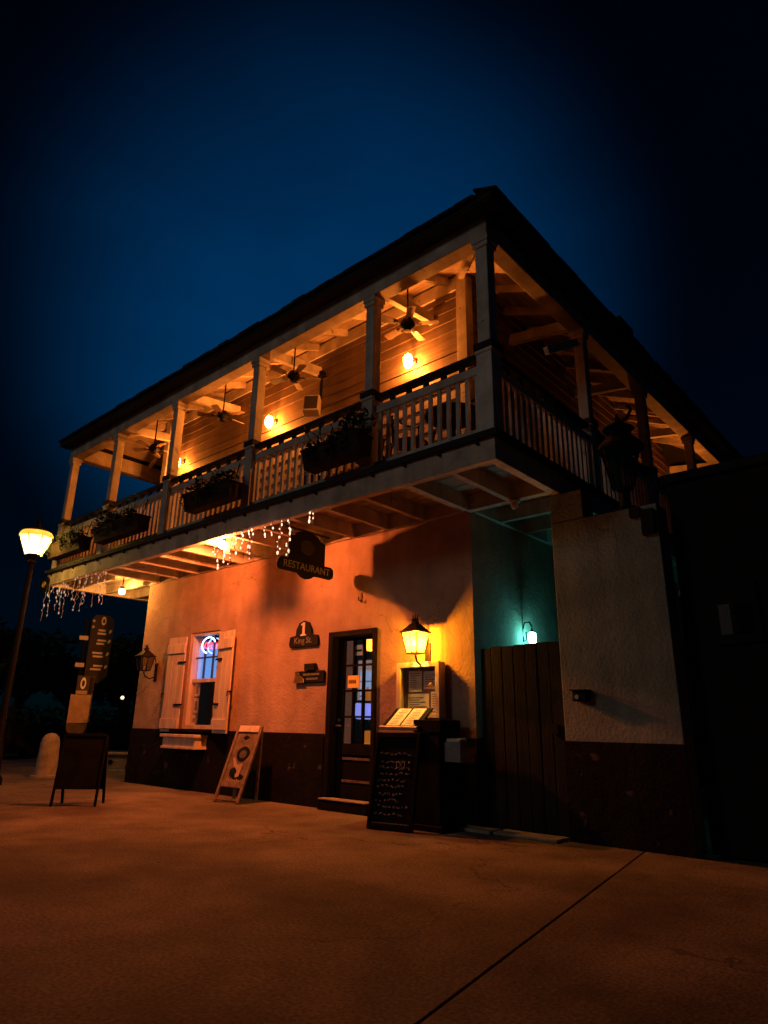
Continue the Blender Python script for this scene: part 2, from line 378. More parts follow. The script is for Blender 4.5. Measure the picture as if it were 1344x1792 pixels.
jm2 = MB().box(-.035, B+.10, ZB0+.012, .035, -.1, ZDK-.05)
obj('joist', jm2, BEAM, frame, (.60, 0, 0), bev=.005)
jm3 = MB().box(.06, -.035, ZB0+.012, S-.1, .035, ZDK-.05)
y = .6
while y < YB:
    obj('joist', jm3, BEAM, frame, (0, y, 0), key='joist_side', bev=.005); y += .64
jm4 = MB().box(XB-.07, -.035, ZB0+.012, XL-.002, .035, ZDK-.05)
y = B+.55
while y < YB:
    obj('joist', jm4, BEAM, frame, (0, y, 0), key='joist_end', bev=.005); y += .64
def deckrow(x0, y0, x1, y1): obj('deck_board', MB().box(x0, y0, ZDK-.045+R_.uniform(-.004, .0), x1, y1, ZDK+.0), DECK, frame)
nb = 9; wb = (1.31-.0)/nb
for i in range(nb):
    y0 = B+i*wb+.005
    for a, b in ((XB-.17, -5.4+R_.uniform(-1, 1)), (None, -1.5+R_.uniform(-1, 1)), (None, S)):
        a = prev if a is None else a; deckrow(a+.003, y0, b-.003, y0+wb-.010); prev = b
for i in range(8):
    x0 = 0.05+i*(S-.05)/8; deckrow(x0+.005, .004, x0+(S-.05)/8-.005, YB)
for i in range(9):
    ww = (XL-.03-(XB-.17))/9; x0 = XB-.17+i*ww; deckrow(x0+.005, .004, x0+ww-.005, YB)
obj('nosing', MB().box(XB-.22, B-.055, ZDK-.015, S+.055, B-.002, ZDK+.055), TRIMDK, frame, bev=.006)
obj('nosing', MB().box(S+.002, B-.0, ZDK-.015, S+.055, YB, ZDK+.055), TRIMDK, frame, bev=.006)
# small bolt heads along the front beam
for i in range(22):
    obj('bolt', MB().tube([(0, 0, 0), (0, -.03, 0)], .018, 8), BLACKM, frame, (S-.2-i*.47, B-.0, ZDK-.045), key='bolt')

# posts
def post(x, y, big=False, h=ZPT):
    a = .078 if big else .070
    mb = MB().box(-a, -a, ZDK, a, a, h)
    o = obj('post', mb, PAINT, house, (x, y, 0), key='post%d' % big, bev=.012)
    c = MB().box(-a-.03, -a-.03, h-.07, a+.03, a+.03, h).box(-a-.018, -a-.018, h-.13, a+.018, a+.018, h-.07)
    obj('capital', c, PAINT, o, key='cap%d' % big, bev=.006)
    q = a+.016
    obj('plinth', MB().box(-q, -q, ZDK+.001, q, q, ZRAIL-.10).box(-q-.012, -q-.012, ZRAIL-.10, q+.012, q+.012, ZRAIL-.06), PAINT, o, key='pl%d' % big, bev=.008)
    obj('post_band', MB().box(-q-.02, -q-.02, ZRAIL-.06, q+.02, q+.02, ZRAIL+.02), TRIMDK, o, key='pb%d' % big, bev=.006)
YP = B+.095; XP = S-.095
for x in POSTX[:-1]: post(x, YP)
post(XP, YP, True)
for y in POSTY: post(XP, y)
for y in (2.0, 4.6): post(XB, y)

# railings: rails as one mesh, balusters and spacer blocks as pieces
bal = MB().box(-.022, -.016, ZDK+.155, .022, .016, ZRAIL-.285).mesh('baluster')
bal.materials.append(PAINT)
spc = MB().box(-.03, -.02, ZRAIL-.19, .03, .02, ZRAIL-.105).mesh('spacer'); spc.materials.append(TRIMDK)
def railing(p, q):
    p = Vector((*p, 0)); q = Vector((*q, 0)); d = (q-p); Ln = d.length; d.normalize(); ang = math.atan2(d.y, d.x)
    r = obj('railing', MB().box(0, -.032, ZRAIL-.285, Ln, .032, ZRAIL-.19).box(0, -.035, ZDK+.09, Ln, .035, ZDK+.155), PAINT, house, p, (0, 0, ang), bev=.005)
    obj('cap_rail', MB().box(0, -.05, ZRAIL-.105, Ln, .05, ZRAIL-.045), TRIMDK, r, bev=.008)
    n = max(3, round(Ln/.128)); st = Ln/n
    for i in range(n):
        obj('baluster', bal, PAINT, r, ((i+.5)*st, 0, 0), (0, 0, R_.uniform(-.03, .03)))
    n2 = max(2, round(Ln/.26))
    for i in range(1, n2): obj('spacer', spc, TRIMDK, r, (i*Ln/n2, 0, 0))
pw = .088
for a, b in zip(POSTX, POSTX[1:]):
    bb = XP if b == POSTX[-1] else b
    railing((a+pw, YP), (bb-pw, YP))
ys = [YP]+POSTY
for a, b in zip(ys, ys[1:]): railing((XP, a+pw), (XP, b-pw))
railing((XB, YP+pw), (XB, 2.0-pw))
railing((XB, 2.0+pw), (XB, 4.6-pw))

# roof: eave beams, rafters, ceiling boards, hipped shell, shingled eave
OV = .20
ZE = 6.47                                        # underside of the roof at the beam line
roofz = lambda d: ZE + SLOPE*d                   # d = distance inside the beam line
x0, x1, y0, y1 = XB, S, B, YB+.3
dr = (y1-y0)/2
sh = MB()
def ring(d, dz): return [(x0+d, y0+d, roofz(d)+dz), (x1-d, y0+d, roofz(d)+dz), (x1-d, y1-d, roofz(d)+dz), (x0+d, y1-d, roofz(d)+dz)]
lo = ring(-OV, .06); hi = ring(dr-.05, .06); lo2 = ring(-OV, .13); hi2 = ring(dr-.05, .13)
sh.add(lo+hi+lo2+hi2, [(0, 1, 5, 4), (1, 2, 6, 5), (2, 3, 7, 6), (3, 0, 4, 7), (8, 9, 13, 12), (9, 10, 14, 13), (10, 11, 15, 14), (11, 8, 12, 15), (0, 1, 9, 8), (1, 2, 10, 9), (2, 3, 11, 10), (3, 0, 8, 11), (12, 13, 14, 15)])
roof = obj('roof', sh, ROOF, house)
shm = MB().box(-.118, -.05, 0, .118, .26, .028).mesh('shingle'); shm.materials.append(ROOF)
def eave(a, b, nrm):
    a = Vector(a); b = Vector(b); d = (b-a); n = int(d.length/.245); d.normalize()
    ang = math.atan2(d.y, d.x)
    for r_ in range(2):
        for i in range(n):
            p = a+d*((i+.5+.5*r_)*.245) + Vector((0, 0, .008+r_*.026+R_.uniform(-.006, .007))) - Vector(nrm)*(.05*r_+R_.uniform(-.012, .012))
            o = obj('shingle', shm, ROOF, roof, p, (math.atan(SLOPE)+R_.uniform(-.02, .02), R_.uniform(-.015, .015), ang))
zt = roofz(-OV)+.13
eave((x0-OV, y0-OV, zt), (x1+OV, y0-OV, zt), (0, -1, 0))
eave((x1+OV, y0-OV, zt), (x1+OV, y1, zt), (1, 0, 0))
eb = MB().box(XB-.1, B, ZPT+.002, S, B+.20, ZFT)
obj('eave_beam', eb, BEAM, house, bev=.012)
obj('eave_beam', MB().box(S-.20, B+.20, ZPT+.002, S, YB, ZFT), BEAM, house, bev=.012)
obj('eave_beam', MB().box(XB-.1, B+.20, ZPT+.002, XB+.10, YB, ZFT), BEAM, house, bev=.012)
obj('soffit', MB().box(x0-OV+.01, y0-OV+.01, roofz(-OV)+.035, x1+OV-.01, B-.002, roofz(-OV)+.055), TRIMDK, roof)
obj('soffit', MB().box(S+.002, B-.002, roofz(-OV)+.035, x1+OV-.01, YB, roofz(-OV)+.055), TRIMDK, roof)
def cboard(side, d0, d1):
    za, zb = roofz(d0)+.012, roofz(d1)+.012
    if side == 'F': q = [(x0+d0, y0+d0), (x1-d0, y0+d0), (x1-d1, y0+d1), (x0+d1, y0+d1)]
    if side == 'R': q = [(x1-d0, y0+d0), (x1-d0, YB), (x1-d1, YB), (x1-d1, y0+d1)]
    if side == 'L': q = [(x0+d0, YB), (x0+d0, y0+d0), (x0+d1, y0+d1), (x0+d1, YB)]
    zz = [za, za, zb, zb]
    v = [(*p, h) for p, h in zip(q, zz)]+[(*p, h+.02) for p, h in zip(q, zz)]
    obj('ceiling_board', MB().add(v, [(0, 1, 2, 3), (7, 6, 5, 4), (0, 4, 5, 1), (1, 5, 6, 2), (2, 6, 7, 3), (3, 7, 4, 0)]), CEIL, roof)
d = .16
while d < 1.5:
    for sd_ in 'FRL': cboard(sd_, d, min(d+.118, 1.56))
    d += .125
def rafter(p, q, w=.05, h=.11): obj('rafter', MB().beam(p, q, w, h), BEAM, roof, bev=.004)
rz = lambda d: roofz(d)-.045
x = -.25
while x > XL+.1: rafter((x, B+.02, rz(.02)), (x, -.03, rz(1.28))); x -= .66
rafter((S-.05, B+.05, rz(.05)), (.03, -.12, rz(1.17)), .07, .16)
rafter((XB+.05, B+.05, rz(.05)), (XL-.03, B+1.43, rz(1.43)), .07, .16)
for y in (.35, 1.0, 1.66, 2.3, 3.0, 3.65, 4.3, 5.0, 5.65, 6.3, 7.0): rafter((S-.02, y, rz(.02)), (.03, y, rz(1.15)))
for y in (.35, 1.0, 1.66, 2.3, 3.0): rafter((XB+.02, y, rz(.02)), (XL-.03, y, rz(1.4)))
# tie beams from each post to the wall
for x in POSTX[1:-1]:
    obj('tie_beam', MB().beam((x+.02, B+.20, 6.36), (x+.02, -.03, 6.50), .085, .15), PAINT, house, bev=.006)
for y in POSTY: obj('tie_beam', MB().beam((S-.20, y, 6.36), (.03, y, 6.50), .085, .15), PAINT, house, bev=.006)
obj('knee_brace', MB().beam((XP, .12, 5.42), (XP, 1.02, 5.98), .06, .10), PAINT, house, bev=.005)
# stepped chimney over the right side of the roof
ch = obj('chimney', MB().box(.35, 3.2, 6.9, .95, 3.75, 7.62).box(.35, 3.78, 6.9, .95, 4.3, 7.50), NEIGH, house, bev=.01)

# ------------------------------------------------------------------ door
door = obj('door', MB().box(DX0+.09, .085, .13, DX0+.20, .135, 2.17).box(DX1-.155, .085, .13, DX1-.07, .135, 2.17)
           .box(DX0+.20, .085, 2.13, DX1-.155, .135, 2.17).box(DX0+.20, .085, .13, DX1-.155, .135, .30).box(DX0+.20, .085, .66, DX1-.155, .135, .80), DARKW, house, bev=.004)
obj('door_frame', MB().box(DX0, -.035, .0, DX0+.085, .2, DZ).box(DX1-.065, -.035, .0, DX1, .2, DZ).box(DX0+.085, -.035, DZ-.075, DX1-.065, .2, DZ), DARKW, door, bev=.006)
GX0, GX1, GZ0, GZ1 = DX0+.20, DX1-.155, .80, 2.13
cw = (GX1-GX0)/3; rh = (GZ1-GZ0)/4
mu = MB()
for i in (1, 2): mu.box(GX0+i*cw-.014, .088, GZ0, GX0+i*cw+.014, .132, GZ1)
for j in (1, 2, 3):
    for i in range(3): mu.box(GX0+i*cw+(.014 if i else 0), .09, GZ0+j*rh-.013, GX0+(i+1)*cw-(.014 if i < 2 else 0), .13, GZ0+j*rh+.013)
obj('muntin', mu, DARKW, door)
for i in range(3):
    for j in range(4):
        obj('pane', MB().box(GX0+i*cw+.015, .107, GZ0+j*rh+.014, GX0+(i+1)*cw-.015, .111, GZ0+(j+1)*rh-.014), GLASS, door)
obj('panel', MB().box(GX0+.001, .098, .301, GX1-.001, .12, .659), DARKW, door)
obj('panel_moulding', MB().box(GX0+.02, .086, .60, GX1-.02, .097, .63).box(GX0+.02, .086, .33, GX1-.02, .097, .36), FRAMEW, door)
obj('threshold', MB().box(DX0+.02, -.14, .0, DX1+.0, .2, .125), DARKW, door, bev=.01)
obj('threshold_edge', MB().box(DX0+.04, -.15, .126, DX1-.02, .02, .14), STONE, door, bev=.003)
obj('door_handle', MB().tube([(DX0+.145, .085, 1.02), (DX0+.145, .03, 1.02)], .013, 8).tube([(DX0+.145, .035, 1.02), (DX0+.235, .03, 1.015)], .011, 8), STEEL, door, smooth=True)
obj('door_lock', MB().tube([(DX0+.145, .085, 1.09), (DX0+.145, .07, 1.09)], .024, 12), STEEL, door, smooth=True)

# ------------------------------------------------------------------ window and shutters
win = obj('window', MB().box(WX0, .02, WZ0, WX0+.06, .17, WZ1).box(WX1-.06, .02, WZ0, WX1, .17, WZ1).box(WX0+.06, .02, WZ1-.05, WX1-.06, .17, WZ1).box(WX0+.06, .02, WZ0, WX1-.06, .17, WZ0+.06), SHUT, house, bev=.005)
WM = 1.70
obj('meeting_rail', MB().box(WX0+.06, .07, WM-.03, WX1-.06, .13, WM+.03), SHUT, win, bev=.004)
mu = MB(); a0, a1 = WX0+.06, WX1-.06
for i in (1, 2):
    xx = a0+(a1-a0)*i/3; mu.box(xx-.012, .10, WM+.03, xx+.012, .13, WZ1-.05)
mu.box(a0, .102, 2.07, a1, .128, 2.095)
obj('muntin', mu, mat('muntin blue', (.03, .05, .12), .5, .2, 8., 0), win)
for i in range(3):
    for z0_, z1_ in ((WM+.031, 2.069), (2.096, WZ1-.051)):
        obj('pane', MB().box(a0+(a1-a0)*i/3+.013, .112, z0_, a0+(a1-a0)*(i+1)/3-.013, .116, z1_), GLASS, win)
obj('pane', MB().box(a0, .10, WZ0+.061, a1, .104, WM-.031), GLASS, win)
obj('sill', MB().box(WX0-.10, -.18, WZ0-.05, WX1+.04, .02, WZ0-.002), DARKW, win, bev=.006)
obj('window_ledge', MB().box(WX0-.15, -.24, .66, WX1-.08, -.023, .80).box(WX0-.19, -.28, .80, WX1-.05, -.023, .845).box(WX0-.17, -.26, .625, WX1-.065, -.023, .66), SHUT, win, bev=.006)
def shutter(xh, wdt, sgn, ang):
    # hinge line at xh, the leaf runs outwards by wdt
    o = obj('shutter', MB().box(0, -.035, 0, .002, -.033, 1.57), SHUT, house, (xh, -.02, .875), (0, 0, ang))
    n = 3
    for i in range(n):
        obj('shutter_board', MB().box(sgn*(i*wdt/n+.003), -.035, 0, sgn*((i+1)*wdt/n-.003), -.008, 1.57), SHUT, o, bev=.004)
    for z_ in (.05, 1.29):
        obj('batten', MB().box(sgn*.0, -.062, z_, sgn*wdt, -.036, z_+.16), SHUT, o, bev=.006)
    for z_ in (.42, 1.12):
        obj('hinge', MB().box(-sgn*.06, -.055, z_, sgn*.16, -.036, z_+.03), BLACKM, o)
    obj('holdback', MB().tube([(sgn*(wdt+.01), 0, .62), (sgn*(wdt+.01), -.07, .62), (sgn*(wdt+.01), -.07, .55)], .012, 6), BLACKM, o)
shutter(WX0-.05, .50, -1, math.radians(3))
shutter(WX1+.08, .50, 1, math.radians(-10))

# ------------------------------------------------------------------ garden wall, gate, neighbour
gw = thing('garden_wall', 'tall plain grey green wall with black dado right of the plank gate', 'wall', (1.06, 0, 0))
gw_ = lambda n, mb, m_, **k: obj(n, mb, m_, gw, (-1.06, 0, 0), **k)
gw_('wall_body', MB().box(1.06, 0, 0, 2.21, .28, 3.19), GREYWALL, bev=.01)
gw_('wall_pier', MB().box(1.062, .003, 3.191, 1.44, .27, 3.515), GREYWALL, bev=.008)
gw_('dado', MB().box(1.05, -.02, 0, 2.22, -.002, ZD), DADO, bev=.005)
gate = thing('plank_gate', 'tall weathered plank gate closing the passage beneath the balcony', 'gate', (.05, .04, 0))
wid = (1.045-.04)/7
for i in range(7):
    hh = 1.90+R_.uniform(-.015, .012) if i else 1.885
    obj('plank', MB().box(i*wid+.004, R_.uniform(-.006, .006), .03, (i+1)*wid-.004, .032, hh), GATEW, gate, bev=.005)
for z_ in (.3, 1.55): obj('ledge', MB().box(.01, .036, z_, 1.0, .065, z_+.14), GATEW, gate)
obj('latch', MB().box(.86, -.03, .98, .93, -.008, 1.08), BLACKM, gate)
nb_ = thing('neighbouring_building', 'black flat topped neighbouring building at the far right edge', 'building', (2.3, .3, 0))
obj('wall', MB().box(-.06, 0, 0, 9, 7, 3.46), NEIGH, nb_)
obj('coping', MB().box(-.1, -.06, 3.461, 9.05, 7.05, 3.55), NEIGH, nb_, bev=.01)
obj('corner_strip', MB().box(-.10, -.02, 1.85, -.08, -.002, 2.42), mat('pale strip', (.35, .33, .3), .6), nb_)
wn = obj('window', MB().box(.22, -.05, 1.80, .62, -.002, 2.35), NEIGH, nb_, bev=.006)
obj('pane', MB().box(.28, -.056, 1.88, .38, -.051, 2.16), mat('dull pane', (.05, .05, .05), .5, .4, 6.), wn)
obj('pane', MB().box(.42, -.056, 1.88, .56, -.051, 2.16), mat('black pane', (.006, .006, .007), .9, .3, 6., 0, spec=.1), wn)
st = thing('stone_step', 'low pale stone step along the foot of the gate', 'step', (0, 0, 0))
obj('step_slab', MB().box(-.42, -.26, .002, .30, -.03, .035), STONE, st, bev=.008)
obj('step_slab', MB().box(.31, -.22, .002, 1.02, .03, .03), STONE, st, bev=.008)
bx_ = thing('black_wall_box', 'small black metal box fixed low on the garden wall', 'box', (1.29, 0, 1.29))
obj('case', MB().box(-.075, -.11, 0, .075, -.002, .10), BLACKM, bx_, bev=.012)
obj('lens', MB().tube([(-.02, -.111, .04), (-.02, -.118, .04)], .022, 10), STEEL, bx_)
obj('visor', MB().box(-.085, -.14, .101, .085, -.002, .112), BLACKM, bx_)

# ------------------------------------------------------------------ lanterns
def wall_lantern(label, loc, lit, s=1.):
    t = thing('wall_lantern', label, 'lantern', loc, group='carriage lanterns on the street wall')
    zc = 0
    g0, g1 = .105*s, .165*s
    h0, h1 = -.125, .115
    mb = MB()
    for sx in (-1, 1):
        for sy in (-1, 1): mb.tube([(sx*g0, sy*g0, h0), (sx*g1, sy*g1, h1)], .008, 6)
    # middle bar on each face, base ring and top ring
    mb.tube([(0, -g0, h0), (0, -g1, h1)], .006, 6)
    [mb.beam(a_, b_, .014, .014) for a_, b_ in (((-g0, -g0, h0), (g0, -g0, h0)), ((g0, -g0, h0), (g0, g0, h0)), ((g0, g0, h0), (-g0, g0, h0)), ((-g0, g0, h0), (-g0, -g0, h0)), ((0, -g0, h0), (0, g0, h0)))]
    fr = obj('cage', mb, BRONZE, t)
    rf = MB().frustum((0, 0), h1+.003, h1+.02, g1+.025, g1+.025, g1+.02, g1+.02).frustum((0, 0), h1+.021, h1+.11, g1+.006, g1+.006, .045, .045).frustum((0, 0), h1+.111, h1+.15, .035, .035, .03, .03).frustum((0, 0), h1+.151, h1+.17, .05, .05, .025, .025)
    obj('cap', rf, BRONZE, t, bev=.004)
    for k in (-1, 0, 1): obj('finial', MB().tube([(k*.028, 0, h1+.16), (k*.04, 0, h1+.22)], [.012, .004], 6), BRONZE, t)
    panem = AMBER if lit else SMOKE
    q = [(-g0, -g0), (g0, -g0), (g0, g0), (-g0, g0)]; q1 = [(-g1, -g1), (g1, -g1), (g1, g1), (-g1, g1)]
    for k in range(4):
        a, b = q[k], q[(k+1) % 4]; c, d_ = q1[(k+1) % 4], q1[k]
        obj('pane', MB().add([(*a, h0), (*b, h0), (*c, h1), (*d_, h1)], [(0, 1, 2, 3)]), panem, t)
    obj('backplate', MB().box(-.06*s, .25-.02, -.30, .06*s, .25-.002, .02), BRONZE, t, bev=.006)
    obj('bracket', MB().tube([(0, .235, -.22), (0, .12, -.26), (0, .03, -.22), (0, 0, h0-.02)], .012, 8).tube([(0, .235, -.05), (0, .2, .1), (0, g1+.02, h1+.05)], .010, 8), BRONZE, t, smooth=True)
    obj('candle', MB().tube([(0, 0, h0), (0, 0, -.045)], .018, 10), PAPER, t)
    if lit:
        obj('bulb', MB().sphere((0, 0, .0), .018, 12, 1.25), glowm('hot bulb', (1., .75, .35), 60), t, smooth=True)
        lamp(t, (0, 0, .0), (1., .46, .06), 150, .035)
    return t
wall_lantern('lit amber glass carriage lantern above the menu cabinet', (-.665, -.25, 1.975), True, .70)
wall_lantern('unlit dark carriage lantern left of the shuttered window', (-6.87, -.25, 2.02), False, .72)

def porch_lantern(label, x, watts, y=-.16, rot=0., z=5.88):
    t = thing('porch_lantern', label, 'lantern', (x, y, z), (0, 0, rot), group='small lanterns on the balcony wall')
    obj('backplate', MB().lathe([(.05, 0), (.055, .012), (.03, .02)], (0, 0, 0), 12), BRONZE, t, (0, .128, .06), (math.pi/2, 0, 0))
    obj('arm', MB().tube([(0, .12, .06), (0, .06, .15), (0, 0, .145)], .009, 6), BRONZE, t)
    obj('cap', MB().lathe([(.010, .17), (.02, .155), (.035, .135), (.036, .13)], n=8), BRONZE, t)
    obj('glass', MB().lathe([(.034, .128), (.066, .085), (.070, .03), (.060, -.045), (.042, -.07)], n=8), AMBER, t, smooth=True)
    obj('bulb', MB().sphere((0, 0, 0), .018, 10, 1.2), glowm('hot bulb', (1., .75, .35), 60), t, smooth=True)
    lamp(t, (0, 0, 0), (1., .38, .20), watts, .034)
porch_lantern('glowing lantern on the balcony wall nearest the corner post', -.87, 270)
porch_lantern('glowing lantern on the balcony wall between the two middle posts', -3.92, 270)
porch_lantern('glowing lantern on the balcony wall at its left end', -6.75, 160)

porch_lantern('glowing lantern on the side wall at the back of the balcony', .16, 130, 6.4, math.pi/2, 5.35)

# bare bulbs under the balcony
def globe(label, loc, col, watts, arm):
    t = thing('globe_light', label, 'lamp', loc, group='bare globe lights under the balcony')
    obj('socket', MB().lathe([(.035, .05), (.04, .09), (.05, .10)], n=12), BLACKM, t)
    obj('stem', MB().tube([(0, 0, .09), arm], .012, 8), BLACKM, t)
    obj('globe', MB().sphere((0, 0, 0), .062, 14), FROST, t, smooth=True)
    obj('filament', MB().sphere((0, 0, 0), .016, 10), glowm('hot filament', (1., .62, .3), 90), t, smooth=True)
    lamp(t, (0, 0, 0), col, watts, .052)
    return t
ga = globe('brightest bare globe bulb under the balcony edge beside icicle lights', (-3.52, -1.12, 3.475), (1., .20, .048), 1450, (0, -.085, .11))
shadow_plate = MB(); n_ = 12
sv = []
for i in range(n_+1):
    a = math.radians(49+i*84/n_)
    sv += [(.10*math.cos(a), .10*math.sin(a), -.115), (.10*math.cos(a), .10*math.sin(a), .10)]
shadow_plate.add(sv+[(x_*1.03, y_*1.03, z_) for x_, y_, z_ in sv], [(2*i, 2*i+2, 2*i+3, 2*i+1) for i in range(n_)]+[(2*n_+2+2*i, 2*n_+3+2*i, 2*n_+5+2*i, 2*n_+4+2*i) for i in range(n_)]+[(2*i, 2*n_+2+2*i, 2*n_+4+2*i, 2*i+2) for i in range(n_)])
obj('shade', shadow_plate, BRONZE, ga)  # added plate, shaped to shadow the wall behind the globe
globe('small globe bulb under the far left end of the balcony', (-7.86, -.36, 3.42), (1., .42, .09), 200, (0, 0, .29))

# lamp in the passage
pl = thing('passage_lamp', 'bright cyan lit lamp on a curled bracket above the gate', 'lamp', (.13, 1.13, 2.12))
obj('wall_bracket', MB().tube([(-.128, 0, .12), (-.10, 0, .20), (-.03, 0, .20), (0, 0, .14)], .010, 8).tube([(-.128, -.0, .02), (-.12, 0, -.04), (-.08, 0, -.02), (-.085, 0, .08)], .009, 8), BLACKM, pl, smooth=True)
obj('cap', MB().lathe([(.006, .13), (.012, .10), (.03, .078), (.032, .070)], n=10), BLACKM, pl)
obj('glass', MB().lathe([(.03, .069), (.052, .05), (.056, .0), (.048, -.06), (.036, -.07)], n=12), FROST, pl, smooth=True)
obj('cage_bar', MB().tube([(.062, 0, .066), (.062, 0, -.05), (0, 0, -.078), (-.062, 0, -.05), (-.062, 0, .066)], .005, 6), BLACKM, pl)
obj('bulb', MB().sphere((0, 0, 0), .016, 10), glowm('cool bulb', (.75, 1., .95), 60), pl, smooth=True)
lamp(pl, (0, 0, 0), (.06, .68, .80), 34, .03)

# ------------------------------------------------------------------ signs on the facade
sg = thing('hanging_sign', 'black arched sign reading RESTAURANT hung from the balcony joists', 'sign', (-2.2, -.68, 3.0))
def arch(w, h, r): return [(-w, 0), (w, 0), (w, h), (w-.06, h+.02)]+[((w-.10)*math.cos(a), h+.02+r*math.sin(a)) for a in [math.pi*i/12 for i in range(13)]]+[(-w+.06, h+.02), (-w, h)]
obj('panel', MB().prism(arch(.33, .36, .09), (-.014, 0, .05), (0, 1, 0), (0, 0, 1), .028), SIGNBK, sg, bev=.004)
plk = [(-.44, -.085), (-.15, -.085), (-.08, -.13), (0, -.15), (.08, -.13), (.15, -.085), (.44, -.085), (.485, -.06), (.495, 0), (.485, .06), (.44, .085), (-.44, .085), (-.485, .06), (-.495, 0), (-.485, -.06)]
obj('plank', MB().prism(plk, (-.024, 0, .02), (0, 1, 0), (0, 0, 1), .048), SIGNBK, sg, bev=.008)
SR = (math.pi/2, 0, math.pi/2)
text('lettering', 'RESTAURANT', .135, LETTERDIM, sg, (.0265, 0, .02), SR, .002)
obj('emblem', MB().prism([(.12*math.cos(a)*(1+.12*math.cos(5*a)), .10*math.sin(a)) for a in [2*math.pi*i/30 for i in range(30)]], (.0145, 0, .30), (0, 1, 0), (0, 0, 1), .004), mat('faded emblem', (.03, .03, .027), .8, .6, 30.), sg)
for yy in (-.25, .25): obj('chain', MB().tube([(0, yy, .40), (0, yy, .53)], .007, 6), BLACKM, sg)
obj('hanger', MB().box(-.02, -.40, .515, .02, .40, .535), BLACKM, sg)

ns_ = thing('house_number_sign', 'black arched plaque with white number 1 and King St.', 'sign', (-2.91, -.004, 2.09))
obj('panel', MB().prism([(-.29, 0), (.29, 0), (.31, .05), (.29, .15), (.17, .17), (.16, .25), (.10, .345), (0, .375), (-.10, .345), (-.16, .25), (-.17, .17), (-.29, .15), (-.31, .05)], (0, -.0, 0), (1, 0, 0), (0, 0, 1), .03), SIGNBK, ns_, bev=.006)
obj('number', MB().prism([(-.055, 0), (.06, 0), (.06, .018), (.028, .024), (.028, .19), (-.005, .19), (-.055, .165), (-.05, .15), (-.018, .158), (-.018, .024), (-.055, .018)], (0, -.031, .155), (1, 0, 0), (0, 0, 1), .006), LETTER, ns_)
text('street_name', 'King St.', .125, LETTERDIM, ns_, (0, -.033, .085), FACE, .002)
pq = thing('brass_plaque', 'small plaque with brass left end and black box above it', 'sign', (-2.75, -.004, 1.58))
obj('panel', MB().box(-.30, -.03, 0, .30, 0, .165), SIGNBK, pq, bev=.012)
obj('brass_shell', MB().prism([(-.315, .03), (-.30, 0), (-.10, 0), (-.10, .06), (-.18, .10), (-.22, .15), (-.27, .14), (-.28, .08)], (0, -.031, .0), (1, 0, 0), (0, 0, 1), .012), BRASS, pq, bev=.003)
obj('mount_box', MB().box(-.09, -.05, .168, .12, 0, .265), SIGNBK, pq, bev=.006)
for z_, a, b in ((.115, -.12, .20), (.055, -.05, .17)):
    xx = a
    while xx < b:
        l_ = R_.uniform(.012, .022); obj('lettering', MB().box(xx, -.0335, z_-.014, xx+l_, -.0305, z_+.014), LETTERDIM, pq); xx += l_+.008
hk = thing('iron_wall_hook', 'short rusty iron hook on the wall above the door', 'hook', (-1.81, 0, 2.62))
obj('plate', MB().box(-.016, -.012, 0, .016, -.001, .13), BRONZE, hk)
obj('prong', MB().tube([(0, -.012, .02), (0, -.05, .02), (0, -.055, .06)], .008, 6), BRONZE, hk)

mc = thing('menu_cabinet', 'glazed wooden menu cabinet with papers under the lit lantern', 'cabinet', (-.72, 0, 1.12))
CW = .325
obj('case', MB().box(-CW, -.15, 0, CW, -.12, .06).box(-CW, -.15, .58, CW, -.12, .64).box(-CW, -.15, .06, -CW+.06, -.12, .58).box(CW-.06, -.15, .06, CW, -.12, .58), SHUT, mc, bev=.005)
obj('side', MB().box(-CW+.006, -.119, .006, -CW+.02, -.023, .634).box(CW-.02, -.119, .006, CW-.006, -.023, .634).box(-CW+.02, -.119, .62, CW-.02, -.023, .634).box(-CW+.02, -.119, .006, CW-.02, -.023, .02), SHUT, mc)
obj('back_board', MB().box(-CW+.021, -.03, .021, CW-.021, -.024, .619), FRAMEW, mc)
for a, b, c, d_ in ((-.22, .30, -.02, .55), (.01, .33, .22, .54), (-.23, .07, .09, .28), (.12, .08, .24, .30)):
    pp = obj('paper', MB().box(a, -.036, b, c, -.031, d_), PAPER, mc)
    zz = b+.03
    while zz < d_-.03:
        obj('print_line', MB().box(a+.02, -.0385, zz, a+.02+(c-a-.04)*R_.uniform(.5, 1), -.0365, zz+.008), INK, pp); zz += .026
obj('glass', MB().box(-CW+.061, -.131, .061, CW-.061, -.128, .579), GLASS, mc)
obj('clip_lamp', MB().tube([(.24, -.16, .38), (.20, -.17, .36)], [.03, .02], 10), BRASS, mc)

